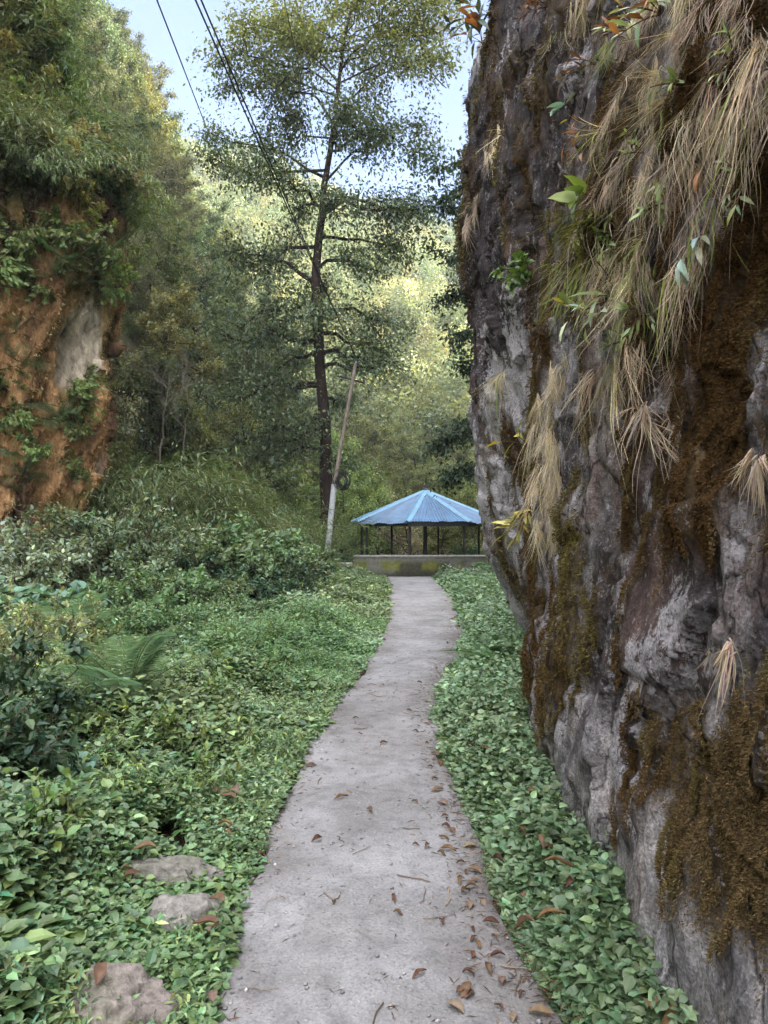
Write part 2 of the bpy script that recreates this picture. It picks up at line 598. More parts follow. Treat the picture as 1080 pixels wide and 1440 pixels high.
gx = axis((-400, -60, 12), (-60, -12, 16), (-12, 5, 100), (5, 60, 14), (60, 400, 12))
gy = axis((-120, -5, 12), (-5, 32, 190), (32, 80, 24), (80, 340, 20))
GX, GY = np.meshgrid(gx, gy)
GZ = gz(GX, GY) - .02
mb = MB()
gcol = np.array([.045, .034, .022])[None, None] * np.exp(.35 * fbm(GX, GY, GX * 0, 3, 5))[..., None]
grid(mb, np.stack([GX, GY, GZ], -1), gcol)
tag(mb.build("ground", M_SOIL, smooth=True), kind='structure')

ys = axis((-4, 14, 260), (14, 29, 90))
us = np.linspace(0, 1, 26)
PY, PU = np.meshgrid(ys, us, indexing='ij')
wob = .06 * fbm(PY * 1.7, PY * 0 + 1, PY * 0, 4, 21)
wob2 = .06 * fbm(PY * 1.7, PY * 0 + 9, PY * 0, 4, 22)
PXl, PXr = path_l(PY) - .03 + wob, path_r(PY) + .05 + wob2
PX = PXl + (PXr - PXl) * PU
edge = np.minimum(PU, 1 - PU)
PZ = -.02 * np.maximum(PY - 3, 0) + .03 * sstep(0, .05, edge) - .05 * (edge < 1e-6) + .012 * fbm(PX * 2.2, PY * 2.2, PX * 0, 4, 31)
dirt = sstep(.28, .02, edge + .10 * fbm(PX * 3, PY * 3, PX * 0, 3, 41))
dirt = np.clip(dirt + .6 * sstep(.15, .6, fbm(PX * 1.3, PY * .7, PX * 0, 4, 44)), 0, 1)
pc = (1 - dirt)[..., None] * np.array([1, 1, 1.0]) + dirt[..., None] * np.array([.76, .73, .71])
mb = MB()
grid(mb, np.stack([PX, PY, PZ], -1), pc, flip=True)
tag(mb.build("path", M_PATH, smooth=True), kind='structure')
pz = lambda x, y: -.02 * np.maximum(y - 3, 0) + .03 + .012 * fbm(x * 2.2, y * 2.2, x * 0, 4, 31)

# ------------------------------------------------------------------ hills
HF_Y = [-60, 8, 14, 20, 30, 40, 50, 60, 75, 95, 120]
HF_X = [-14, -10, -9, -8.1, -6.3, -5.1, -4.2, -3.9, -4.4, -8.5, -26]


def hill_l(x, y):
    d = np.interp(y, HF_Y, HF_X) - x
    z = np.where(d > 0, 2.0 * d, .25 * d)
    z = np.where(z > 46, 46 + (z - 46) * .35, z)
    return z + sstep(0, 3, d) * (1.1 * fbm(x * .22, y * .22, x * 0, 3, 51)) - .3


hx = axis((-120, -40, 20), (-40, -3, 80))
hy = axis((-60, 8, 20), (8, 90, 130), (90, 120, 12))
HX, HY = np.meshgrid(hx, hy)
mb = MB()
hc = np.array([.05, .045, .022])[None, None] * np.exp(.5 * fbm(HX * .6, HY * .6, HX * 0, 4, 61))[..., None]
grid(mb, np.stack([HX, HY, hill_l(HX, HY)], -1), hc)
tag(mb.build("hillside", M_HILL, smooth=True), kind='structure')


def hill_f(x, y):
    t = np.clip((y - 80) / 150, 0, 1.4)
    top = 100 + 9 * vnoise(x * .02, x * 0, x * 0, 9) - .10 * (x + 20)
    z = top * np.minimum(t, 1) ** .85 - 25 * np.maximum(t - 1, 0)
    return z + 6 * fbm(x * .035, y * .035, x * 0, 4, 71) * np.minimum(1, t * 4) - 1.5


fx_ = np.linspace(-220, 260, 110); fy_ = np.linspace(76, 300, 70)
FX, FY = np.meshgrid(fx_, fy_)
mb = MB()
fc = np.array([.14, .13, .05])[None, None] * np.exp(.4 * fbm(FX * .1, FY * .1, FX * 0, 4, 81))[..., None]
grid(mb, np.stack([FX, FY, hill_f(FX, FY)], -1), fc)
tag(mb.build("far_hill", M_HILL, smooth=True), kind='structure')


RF_Y, RF_X = [-80, 0, 13, 30, 40, 46, 52, 60], [6, 5.5, 7, 9, 12, 17, 28, 50]


def hill_r(x, y):  # hill out of view behind the cliff, raised to keep the gorge shaded
    foot = np.interp(y, RF_Y, RF_X)
    d = x - foot
    z = np.where(d > 0, 1.65 * d, .25 * d)
    z = np.where(z > 90, 90 + (z - 90) * .1, z)
    return z + sstep(0, 3, d) * 1.2 * fbm(x * .2, y * .2, x * 0, 3, 91) - .8


rx = axis((4, 52, 70), (52, 120, 14)); ry = axis((-80, -10, 20), (-10, 62, 80))
RX, RY = np.meshgrid(rx, ry)
mb = MB()
rc = np.array([.05, .045, .025])[None, None] * np.exp(.5 * fbm(RX * .6, RY * .6, RX * 0, 4, 95))[..., None]
grid(mb, np.stack([RX, RY, hill_r(RX, RY)], -1), rc)
tag(mb.build("right_hill", M_HILL, smooth=True), kind='structure')

# ------------------------------------------------------------------ right rock cliff
CZ = np.array([-.8, 0, .6, 1.2, 2, 3, 4, 5, 6, 7, 8, 9, 10.5, 12])
CY = np.array([-5, 0, 2, 3, 4, 5.0, 5.7, 6.5, 7.5, 8.6, 9.5, 11, 12.5])
CT = np.array([
    [.80, .85, .92, 1.0, 1.10, 1.15, 1.3, 1.5, 1.8, 2.1, 2.4, 3.0, 4.0, 5.5],
    [.80, .84, .92, 1.0, 1.10, 1.15, 1.3, 1.5, 1.8, 2.1, 2.4, 3.0, 4.0, 5.5],
    [.86, .89, .98, 1.05, 1.12, 1.15, 1.22, 1.4, 1.7, 2.0, 2.3, 3.0, 4.0, 5.5],
    [.94, .96, 1.0, 1.05, 1.10, 1.12, 1.25, 1.4, 1.6, 1.9, 2.2, 2.9, 4.0, 5.5],
    [.96, .98, 1.01, 1.05, 1.09, 1.10, 1.30, 1.42, 1.55, 1.75, 2.0, 2.7, 3.9, 5.5],
    [.97, .99, 1.02, 1.05, 1.09, 1.17, 1.36, 1.46, 1.52, 1.65, 1.8, 2.5, 3.7, 5.5],
    [1.05, 1.06, 1.07, 1.09, 1.13, 1.26, 1.40, 1.45, 1.48, 1.55, 1.7, 2.3, 3.6, 5.5],
    [1.75, 1.72, 1.62, 1.50, 1.42, 1.38, 1.38, 1.38, 1.40, 1.48, 1.65, 2.2, 3.5, 5.5],
    [1.85, 1.80, 1.66, 1.52, 1.40, 1.30, 1.25, 1.20, 1.25, 1.35, 1.55, 2.1, 3.4, 5.5],
    [1.92, 1.86, 1.64, 1.42, 1.28, 1.15, 1.16, 1.04, 1.10, 1.16, 1.42, 2.0, 3.2, 5.5],
    [1.92, 1.84, 1.58, 1.32, 1.19, 1.09, 1.14, .99, 1.04, 1.10, 1.34, 1.95, 3.2, 5.5],
    [2.3, 2.25, 2.1, 1.85, 1.70, 1.60, 1.60, 1.50, 1.50, 1.60, 1.8, 2.4, 3.6, 6],
    [3.4, 3.3, 3.2, 3.0, 2.9, 2.8, 2.8, 2.8, 2.8, 2.9, 3.1, 3.6, 4.6, 7]])


def cliff_x(y, z):
    """undisturbed rock face x at (y,z), smooth in both"""
    y = np.clip(y, CY[0], CY[-1] - 1e-6); z = np.clip(z, CZ[0], CZ[-1] - 1e-6)
    i = np.clip(np.searchsorted(CY, y, 'right') - 1, 0, len(CY) - 2)
    j = np.clip(np.searchsorted(CZ, z, 'right') - 1, 0, len(CZ) - 2)
    u = (y - CY[i]) / (CY[i + 1] - CY[i]); w = (z - CZ[j]) / (CZ[j + 1] - CZ[j])
    u = .5 * u + .5 * u * u * (3 - 2 * u); w = .5 * w + .5 * w * w * (3 - 2 * w)
    return (CT[i, j] * (1 - u) + CT[i + 1, j] * u) * (1 - w) + (CT[i, j + 1] * (1 - u) + CT[i + 1, j + 1] * u) * w


def cliff_moss(y, z):
    """0..1 amount of moss on the face, hanging in vertical streaks"""
    n = fbm(y * 2.3, z * .9, y * 0, 4, 111) + .5 * fbm(y * 7, z * 2.2, y * 0, 3, 115)
    near = sstep(6.3, 5.6, y)
    k = -.15 + .22 * near - .10 * (1 - near)
    k = k + .5 * near * np.exp(-((y - 4.9) / .8) ** 2) * sstep(.0, .3, z) * sstep(2.6, 1.5, z)
    k = k + 1.15 * np.exp(-((y - 2.42) / .42) ** 2 - ((z - .74) / .27) ** 2)
    k = k + .5 * np.exp(-((y - 2.5) / .3) ** 2 - ((z - 1.65) / .3) ** 2)
    k = k + .7 * np.exp(-((y - 2.35) / .22) ** 2 - ((z - 2.3) / .2) ** 2)
    k = k + .55 * np.exp(-((y - 3.2) / .3) ** 2 - ((z - 1.9) / .5) ** 2)
    k = k + .5 * np.exp(-((y - 3.6) / .5) ** 2 - ((z - 3.1) / .35) ** 2)
    k = k - .9 * sstep(.42, .1, z)
    k = k - .5 * np.exp(-((y - 2.55) / .22) ** 2 - ((z - 1.15) / .2) ** 2)
    k = k + .65 * (1 - near) * np.exp(-((y - (8.6 + .35 * (6.4 - z))) / .14) ** 2) * sstep(4.6, 5.2, z) * sstep(7.4, 6.6, z)
    k = k + .8 * np.exp(-((y - 9.3) / .3) ** 2 - ((z - 4.9) / .55) ** 2)
    k = k + .3 * (1 - near) * sstep(3.8, 5.5, z) * sstep(8.4, 7.0, y)
    k = k + near * sstep(.3, .6, z) * sstep(3.6, 2.4, z) * .42 * fbm(y * 6.5 + .5 * z, z * 1.1, y * 0, 4, 117)
    return sstep(.02, .5, n * .62 + k + .14 * fbm(y * 16, z * 9, y * 0, 3, 119))


def facets(y, z, cell, seed, h, tilt):
    """fractured rock: every jittered cell is a little tilted plane"""
    u, w = y / cell, z / (cell * 1.6)
    u = u + .25 * vnoise(u * 1.7, w * 1.7, u * 0, seed + 1); w = w + .25 * vnoise(u * 1.7 + 9, w * 1.7, u * 0, seed + 2)
    iu, iw = np.floor(u).astype(np.int64), np.floor(w).astype(np.int64)
    best = np.full(u.shape, 9.0); out = np.zeros(u.shape)
    for a in (-1, 0, 1):
        for b in (-1, 0, 1):
            cu, cw = iu + a, iw + b; o = np.zeros_like(cu)
            pu = cu + _hash(cu, cw, o, seed); pw = cw + _hash(cu, cw, o, seed + 3)
            e = (u - pu) ** 2 + (w - pw) ** 2
            v = h * (_hash(cu, cw, o, seed + 4) * 2 - 1) + cell * (tilt * (_hash(cu, cw, o, seed + 5) * 2 - 1) * (u - pu) + 1.3 * tilt * (_hash(cu, cw, o, seed + 6) * 2 - 1) * (w - pw))
            out = np.where(e < best, v, out); best = np.minimum(best, e)
    return out


def cliff_d(y, z):
    """rock relief, metres outwards"""
    far = sstep(5.8, 6.6, y)
    d = .045 * fbm(y * .8, z * .55, y * 0, 3, 121) * (1 - .3 * far)
    d = d + facets(y, z, .62, 1201, .025, .12) + facets(y, z, .27, 1211, .012, .12) + facets(y, z, .085, 1221, .004, .12)
    d = d + .03 * ridged(y * 2.0, z * .9, y * 0, 4, 131)
    d = d + .016 * fbm(y * 6, z * 3.2, y * 0, 4, 141)
    d = d + .022 * ridged(y * 4.2 + .6 * z, z * 2.1, y * 0, 4, 147)
    st = vnoise(y * 1.1 + 2, z * 2.6 + .5 * vnoise(y, z, y * 0, 7), y * 0, 151)
    d = d + .03 * sstep(.1, .16, st)
    return d - .03


def cliff_lichen(y, z):
    """-.6 (none) .. .4 (solid) crusts of pale lichen"""
    near = sstep(6.2, 5.6, y)
    n1 = fbm(y * 1.1, z * .7, y * 0, 4, 161)
    n2 = fbm(y * 2.4 + 5, z * 1.6, y * 0, 4, 181)
    k = -.16 + .26 * n2
    g = lambda cy_, cz_, ry_, rz_: np.exp(-((y - cy_) / ry_) ** 2 - ((z - cz_) / rz_) ** 2)
    k = k + near * (.42 * g(2.55, 1.15, .28, .3) + .40 * g(2.28, 1.95, .16, .32) + .40 * g(2.25, 1.55, .12, .2) + .22 * g(3.0, 1.0, .3, .3) + .25 * g(2.9, 2.0, .2, .3) + .2 * g(2.5, .55, .12, .12))
    k = k + (1 - near) * (.30 * sstep(4.0, 2.6, z + .5 * n1) - .16 * sstep(3.2, 4.6, z) + .30 * g(7.2, 4.6, .55, .9) + .26 * g(7.8, 6.3, .6, .5) + .22 * g(9, 7.4, .6, .7))
    m = cliff_moss(y, z)
    return k - .9 * m - .4 * near * sstep(.45, .25, z)


def cliff_col(y, z):
    n1 = fbm(y * 1.1, z * .7, y * 0, 4, 161)
    n2 = fbm(y * 4.5, z * 1.6, y * 0, 4, 171)
    n3 = fbm(y * 9, z * 2.0, y * 0, 4, 175)
    near = sstep(6.2, 5.6, y)
    base = np.array([.25, .243, .25])
    c = np.broadcast_to(base, y.shape + (3,)) * np.exp(.35 * n1)[..., None]
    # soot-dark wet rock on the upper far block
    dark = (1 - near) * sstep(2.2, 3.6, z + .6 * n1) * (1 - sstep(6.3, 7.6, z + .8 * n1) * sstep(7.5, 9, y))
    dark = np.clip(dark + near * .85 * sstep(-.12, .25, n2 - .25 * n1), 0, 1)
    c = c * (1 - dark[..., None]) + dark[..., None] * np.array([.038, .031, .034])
    # bare grey foot where the path was cut
    ft = (near * sstep(.50, .28, z + .12 * n1))[..., None]
    c = c * (1 - ft) + ft * np.array([.20, .195, .192]) * np.exp(.3 * n2)[..., None]
    # reddish brown stains and rootlets
    red = sstep(.15, .5, fbm(y * 3.1, z * 2.2 + 9, y * 0, 5, 191)) * .4 * sstep(.6, 1.2, z)
    c = c * (1 - red[..., None]) + red[..., None] * np.array([.115, .062, .046])
    m = cliff_moss(y, z)[..., None]
    return c * (1 - m) + m * np.array([.055, .036, .014])


cy = axis((-5, 1.4, 40), (1.4, 6.6, 235), (6.6, 11, 150))
cz = axis((-.8, 5.2, 235), (5.2, 9, 100), (9, 12, 40))
# footprint columns: along the path, round the far corner, then away to the right
cols_y = np.concatenate([cy, 11 + 1.5 * np.sin(np.linspace(.08, math.pi / 2, 22)), np.full(24, 12.5)])
cols_x = np.concatenate([np.zeros(len(cy)), np.zeros(22), np.linspace(.2, 12, 24)])
KY, KZ = np.meshgrid(cols_y, cz)
AX = np.broadcast_to(cols_x, KY.shape)
face = cliff_x(KY, KZ) + AX
dd = cliff_d(KY + AX, KZ)
moss = cliff_moss(KY, KZ) * (AX == 0)
face_x = face - (dd + .025 * moss) * np.where(AX > 0, .2, 1)
face_y = KY + np.where(AX > 0, dd * 1.2, 0)
P = np.stack([face_x, face_y, KZ], -1)
PC = cliff_col(KY + AX, KZ)
top = P[-1:].copy(); caps, capc = [], []
for k in range(1, 9):
    t = top.copy(); t[..., 0] = top[..., 0] + (16 - top[..., 0]) * k / 8; t[..., 2] += .6 * k * .5 + .3 * fbm(t[..., 0] * .5, t[..., 1] * .5, t[..., 0] * 0, 3, 5)
    caps.append(t); capc.append(PC[-1:])
P = np.concatenate([P] + caps); PC = np.concatenate([PC] + capc)
mb = MB()
grid(mb, P, PC, flip=False)
cliff = empty("rock_cliff", (1.1, 5, 0))
tag(cliff, "towering dark overhanging cliff of mossy lichen-streaked rock beside the path", "cliff")
cf = mb.build("rock_face", M_ROCK, smooth=True)
cf.parent = cliff
cf.location = (-1.1, -5, 0)
la = cf.data.attributes.new("lichen", 'FLOAT', 'POINT')
LI = cliff_lichen(KY + AX, KZ)
LI = np.concatenate([LI] + [LI[-1:]] * 8)
la.data.foreach_set("value", LI.ravel().astype(np.float32))


def cpt(y, z, out=0.0):
    y, z = np.asarray(y, float), np.asarray(z, float)
    return np.stack([cliff_x(y, z) - cliff_d(y, z) - .02 - out, y, z], -1)


def cnorm(y, z, e=.06):
    a = cpt(y + e, z) - cpt(y - e, z); b = cpt(y, z + e) - cpt(y, z - e)
    n = unit(np.cross(a, b))
    return n * np.where(n[..., :1] > 0, -1, 1)


def chit(px, py):
    """(y,z) where the ray through the photo pixel meets the right cliff"""
    Y = np.linspace(1.9, 11, 1400)
    p = np.array([at(px, py, 1.0)])[0] - np.array([0, 0, CAMZ])
    X, Z = p[0] * Y, CAMZ + p[2] * Y
    hit = X >= cpt(Y, Z)[:, 0]
    k = int(np.argmax(hit)) if hit.any() else int(np.argmin(np.abs(X - cpt(Y, Z)[:, 0])))
    return Y[k], Z[k]


# moss: little tufts growing over the face
def moss_tufts(n, y0, y1, z0, z1, size, dens=1.0):
    y = rng.uniform(y0, y1, n); z = rng.uniform(z0, z1, n)
    m = cliff_moss(y, z)
    keep = rng.random(n) < m ** 1.3 * dens
    return y[keep], z[keep]


mb = MB()
for (n, y0, y1, z0, z1, s) in ((800000, 1.9, 3.6, .1, 3.4, .0115), (330000, 3.6, 6.4, .0, 4.0, .018), (60000, 6.4, 11, .5, 8, .045)):
    y, z = moss_tufts(n, y0, y1, z0, z1, s)
    p = cpt(y, z, .005); nn = cnorm(y, z)
    lump = fbm(y * 8, z * 6, y * 0, 3, 201)
    p = p + nn * (.011 * rng.random(len(y)) + .018 * np.clip(lump, -.3, 1))[:, None] * np.clip(cliff_moss(y, z) * 1.3, .25, 1)[:, None]
    d = unit(nn * .8 + np.array([0, 0, -.55]) + .75 * sph(len(y)))
    tone = sstep(-.4, .5, fbm(y * 1.6, z * 1.1, y * 0, 3, 211) + rng.normal(0, .25, len(y)))[:, None]
    olive = sstep(3.1, 4.2, y)[:, None]
    patch_ = sstep(.15, .5, fbm(y * 5 + 3, z * 4, y * 0, 3, 215))[:, None]
    olive = np.clip(olive + .7 * patch_, 0, 1)
    c = (1 - tone) * np.array([.088, .052, .022]) + tone * ((1 - olive) * np.array([.118, .084, .040]) + olive * np.array([.130, .110, .040]))
    leaves(mb, LEAF_THIN, p, d, nn + .6 * sph(len(y)), s * rng.uniform(.5, 1.35, len(y)), c * np.exp(rng.normal(0, .36, (len(y), 1))), 2.0)
tag(mb.build("moss", M_MOSS), kind='stuff')


# ------------------------------------------------------------------ hanging dry grass on the cliff
def blades(mb, roots, d0, L, w, col, sag, nseg=9, bend=None):
    n = len(roots)
    t = np.linspace(0, 1, nseg)
    d0 = unit(d0)
    side = unit(np.cross(d0, np.array([0, 0, 1.0])) + .4 * sph(n))
    bend = .2 * sph(n) if bend is None else bend
    ph, am = rng.uniform(0, 6.28, (n, 1)), rng.uniform(.005, .06, (n, 1)) * L[:, None]
    P = roots[:, None] + d0[:, None] * (t[None] * (1 - .45 * t[None] * sag[:, None]))[..., None] * L[:, None, None] \
        + np.array([0, 0, -1.0]) * (sag[:, None] * t[None] ** 1.7 * L[:, None])[..., None] + bend[:, None] * (t[None] ** 2 * L[:, None])[..., None] + side[:, None] * (am * np.sin(ph + 9 * t[None]) * t[None])[..., None]
    ww = (w[:, None] * (1 - t[None] ** 2 * .85))[..., None]
    A, B = P - side[:, None] * ww, P + side[:, None] * ww
    v = np.stack([A, B], 2).reshape(-1, 3)
    base = (np.arange(n) * nseg * 2)[:, None] + (np.arange(nseg - 1) * 2)[None]
    q = np.stack([base, base + 1, base + 3, base + 2], -1).reshape(-1, 4)
    mb.add(v, q, np.repeat(col, nseg * 2, 0))


STRAW = np.array([.43, .355, .265])


def grass_tuft(px, py, n, L, label, spread=.12, green=0.0, group="dry grass tufts hanging from the right cliff", out=.35, wid=.0022, sag=(.5, 1.1)):
    y0, z0 = chit(px, py)
    root = empty("hanging_grass", cpt(y0, z0))
    tag(root, label, "grass tuft", group)
    y = y0 + rng.normal(0, spread, n); z = z0 + rng.normal(0, spread * .55, n)
    p = cpt(y, z) - cpt(y0, z0)
    nn = cnorm(y, z)
    d = nn * rng.uniform(.3, 1, (n, 1)) * out + np.array([0, -.15, -.25]) + .4 * sph(n) * out
    ln = L * rng.uniform(.45, 1.2, n)
    is_g = rng.random(n) < green
    nc_ = max(3, n // 22)
    cid = rng.integers(0, nc_, n)
    cy_, cz_ = y0 + spread * np.clip(rng.normal(0, 1, nc_), -1.3, 1.3), z0 + spread * .6 * np.clip(rng.normal(0, 1, nc_), -1.3, 1.3)
    y = cy_[cid] + rng.normal(0, spread * .16, n); z = cz_[cid] + rng.normal(0, spread * .14, n)
    p = cpt(y, z) - cpt(y0, z0)
    nn = cnorm(y, z)
    d = nn * rng.uniform(.3, 1, nc_)[cid][:, None] * out + np.array([0, -.15, -.25]) + (.8 * sph(nc_)[cid] + .45 * sph(n)) * out
    ln = ln * rng.uniform(.35, 1.25, nc_)[cid]
    cb = .5 * sph(nc_)[cid] + .28 * sph(n)
    base = np.where(is_g[:, None], np.array([.17, .22, .05]), STRAW * np.array([1, 1, 1]) + rng.normal(0, .03, (n, 1)) * np.array([1, .4, -.4]))
    c = base * np.exp(rng.normal(0, .22, (n, 1)) + rng.normal(0, .25, nc_)[cid][:, None]) * (1 + rng.normal(0, .06, (n, 3)))
    m = MB()
    blades(m, p, d, ln, wid * rng.uniform(.5, 1.4, n) * (1 + 1.2 * is_g), c, rng.uniform(sag[0], sag[1], n), bend=cb)
    m.build("blades", M_DRY, root)
    return root


curtain = "long straw-coloured grass tuft in the dry curtain covering the upper right cliff"
cpts = [(830, 30), (870, -10), (900, 70), (930, 10), (960, 60), (990, -10), (1020, 40), (1055, 10), (1075, 80), (885, 150), (850, 210), (930, 150), (975, 140), (1015, 130),
        (1050, 150), (890, 240), (930, 235), (975, 220), (1020, 215), (1060, 200), (850, 300), (900, 310), (950, 290)]
for (px, py) in cpts:
    px, py = px + rng.uniform(-8, 8), py + rng.uniform(-10, 10)
    grass_tuft(px, py - 40, 250, rng.uniform(.14, .26), curtain, .095, .02, out=.26, wid=.0012)
grass_tuft(820, 335, 170, .30, "green and yellow arching grass tuft on the mossy ledge left of the dry curtain", .14, .7, "green grass tufts on the right cliff", out=1.0, wid=.003, sag=(.2, .7))
grass_tuft(795, 370, 180, .36, "broad-bladed fresh green grass tuft spilling over the ledge edge", .16, .65, "green grass tufts on the right cliff", out=1.0, wid=.003, sag=(.15, .7))
for (px, py, L) in ((860, 350, .28), (905, 360, .26), (950, 350, .22), (880, 395, .27), (925, 400, .24), (840, 390, .30)):
    grass_tuft(px, py, 230, L, "dry grass tuft with some yellow blades hanging below the green ledge grass", .12, .12, "dry grass under the ledge", out=.3, wid=.0012)
for (px, py, L) in ((885, 490, .32), (905, 530, .26), (862, 505, .34), (835, 540, .3)):
    grass_tuft(px, py, 110, L, "thin stringy brown grass tuft hanging on bare rock below the ledge", .09, .02, "stringy grass on the middle of the cliff", out=.3, wid=.0013)
grass_tuft(945, 582, 260, .24, "separate drooping reddish-straw tuft hanging on dark bare rock right of mid cliff", .035, 0, out=.5)
grass_tuft(1062, 650, 110, .15, "small pale dry tuft hanging at the edge of a white lichen patch", .04, 0, out=.4)
grass_tuft(1020, 905, 90, .11, "small dry tuft low on the cliff above the big brown moss cushion", .04, 0, out=.4)
for (px, py, L) in ((778, 530, .20), (770, 570, .22), (768, 610, .22), (775, 650, .22), (768, 690, .20), (765, 730, .20)):
    grass_tuft(px, py, 230, L, "matted brown grass and rootlets draping the outer edge of the near rock rib", .13, .0, "root mats on the rock rib", out=.15, wid=.0016)
grass_tuft(808, 10, 220, .28, "straw tuft hanging near the top of the dark upper rock", .2, .05)
grass_tuft(855, 55, 120, .28, "small greenish straw tuft on the dark rock under the red leaves", .07, .45)
grass_tuft(845, 195, 110, .26, "grey-green wispy tuft on dark rock beside the orange leaves", .05, .4)
grass_tuft(662, 300, 260, .30, "shaggy brown tuft on the outermost bulge of the far rock", .2, .0, out=.25, wid=.0025)
grass_tuft(700, 190, 200, .26, "brown tuft in the diagonal crack of the far rock", .2, .0, out=.2, wid=.0025)
grass_tuft(700, 530, 110, .45, "lone grey wispy tuft on the dark far rock", .06, .05, out=.5)


# leafy plants rooted on the cliff
def cliff_plant(px, py, stems, label, leaf=LEAF_HI, size=.07, col=(.10, .17, .06), nl=8, L=.3, group=None, mix=None, droop=.3):
    y0, z0 = chit(px, py)
    o = cpt(y0, z0)
    root = empty("cliff_plant", o)
    tag(root, label, "plant", group)
    sm, fm = MB(), MB()
    nrm = cnorm(np.array([y0]), np.array([z0]))[0]
    for s in range(stems):
        d = unit(nrm + np.array([0, -.3, .15]) + .7 * sph(1)[0])
        ln = L * rng.uniform(.6, 1.2)
        pts = np.array([d * ln * t + np.array([0, 0, -droop * ln * t * t]) for t in np.linspace(0, 1, 6)])
        tube(sm, pts, np.linspace(.004, .0015, 6), (.09, .05, .03), 5)
        k = rng.integers(max(2, nl - 2), nl + 3)
        t = rng.uniform(.25, 1, k)
        p = np.stack([np.interp(t, np.linspace(0, 1, 6), pts[:, a]) for a in range(3)], 1)
        ld = unit(d + .9 * sph(k) + np.array([0, 0, -.35]))
        lc = vary(col, k, .25, .12)
        if mix is not None:
            w = rng.random(k) < .35
            lc[w] = vary(mix, int(w.sum()), .25, .1)
        leaves(fm, leaf, p, ld, nrm + np.array([0, 0, 1.0]) + .5 * sph(k), size * rng.uniform(.6, 1.25, k), lc)
    sm.build("stem", M_TWIG, root)
    fm.build("foliage", M_LEAFNEAR, root)
    return root


cliff_plant(745, 385, 14, "bright green leafy herb at the left end of the ledge grass", size=.09, col=(.12, .24, .06), nl=10, L=.36)
cliff_plant(800, 150, 2, "two round grey-green leaves hanging on dark rock", LEAF_BIG, .12, (.30, .40, .34), 2, .12, droop=.9)
cliff_plant(835, 175, 3, "orange and yellow autumn leaves on a short twig", LEAF_LONG, .10, (.48, .20, .06), 3, .22, mix=(.42, .36, .06))
cliff_plant(832, 275, 2, "bright green drooping broad leaf pair beside a mossy crack", LEAF_BIG, .12, (.18, .33, .08), 2, .12, mix=(.32, .44, .38), droop=.9)
cliff_plant(990, 330, 2, "pale blue-green strap leaves sticking out of dry grass", LEAF_LONG, .11, (.34, .44, .38), 4, .12, droop=.8)
cliff_plant(940, 290, 4, "sprig of small yellow-green leaves in the dry curtain", LEAF_LONG, .09, (.26, .32, .10), 5, .2)
cliff_plant(1002, 232, 1, "single hanging orange dead leaf caught in dry grass", LEAF_LONG, .07, (.42, .18, .06), 2, .05, droop=1)
cliff_plant(870, 420, 4, "long pale leaves arching left from below the ledge", LEAF_LONG, .16, (.36, .42, .28), 3, .3)
cliff_plant(850, 465, 3, "narrow green leaves hanging left below the ledge grass", LEAF_LONG, .13, (.26, .33, .12), 3, .3, mix=(.5, .42, .1))
cliff_plant(745, 630, 2, "yellowing strap leaf at the edge of the near rock rib", LEAF_LONG, .18, (.42, .38, .08), 2, .25)
cliff_plant(748, 715, 7, "clump of pale yellow leaves on the rib edge above white rock", LEAF_LONG, .15, (.42, .36, .09), 8, .2, droop=.8)
cliff_plant(745, 1050, 6, "pale yellow-green herb at the cliff foot above dead red leaves", LEAF_LONG, .11, (.30, .34, .13), 6, .2)
cliff_plant(940, 20, 5, "pale green long leaves with red tips under the overhang top", LEAF_LONG, .10, (.30, .38, .17), 6, .22, mix=(.34, .12, .05))
cliff_plant(900, 45, 5, "spray of pale and red-brown long leaves in shadow near the top", LEAF_LONG, .10, (.33, .36, .2), 5, .22, mix=(.28, .09, .04))
cliff_plant(770, 10, 6, "red-brown dead leaves hanging over the dark upper rock", LEAF_LONG, .11, (.15, .05, .03), 6, .25)
cliff_plant(838, 90, 4, "brown withered leaves in a crack of the dark rock", LEAF_LONG, .11, (.13, .06, .04), 5, .25)
for (px, py) in ((905, 215), (960, 120), (1035, 90), (1045, 260), (880, 480), (915, 440), (860, 330)):
    cliff_plant(px, py, 3, "small pale green seedling rooted among the dry grass of the right cliff", LEAF_LONG, .065, (.22, .32, .12), 6, .13, group="seedlings among the dry grass")
for (px, py) in ((690, 20), (680, 60)):
    cliff_plant(px, py, 4, "long dark leaves with orange tips leaning out over the sky" if py > 40 else "long green drooping leaves at the very top of the far rock", LEAF_LONG, .24, (.07, .10, .05), 6, .45, mix=(.28, .12, .05))

# ------------------------------------------------------------------ left cliff
LF = np.array([[-13, 6], [-10.4, 8.6], [-8.4, 11], [-7.1, 13.2], [-6.2, 15], [-5.55, 16.4], [-5.9, 17.6], [-7.4, 18.6], [-10, 19.5], [-14, 20]]) - np.array([.5, 0])
lu = np.linspace(0, 1, 300)
foot = spline(LF, 300)
tg = unit(np.gradient(foot, axis=0)); nrm2 = np.stack([tg[:, 1], -tg[:, 0]], 1)
lz = np.linspace(-.8, 9.4, 200)
offz = np.interp(lz, [-1, 0, 1.6, 2.6, 4, 5.2, 6, 7.2, 8.2, 9.0, 9.4], [-1.15, -1.05, -.85, -.6, -.35, -.12, .12, .25, .1, -.5, -1.6])
LU, LZ = np.meshgrid(lu, lz)
s_ = LU * 21


def left_d(s, z):
    return .38 * fbm(s * .42, z * .28, s * 0, 3, 301) + .16 * ridged(s * .8, z * .4, s * 0, 4, 311) + .09 * fbm(s * 2.2, z * 1.4, s * 0, 4, 321) + facets(s, z, 1.1, 1301, .12, .22) + facets(s, z, .35, 1311, .04, .16)


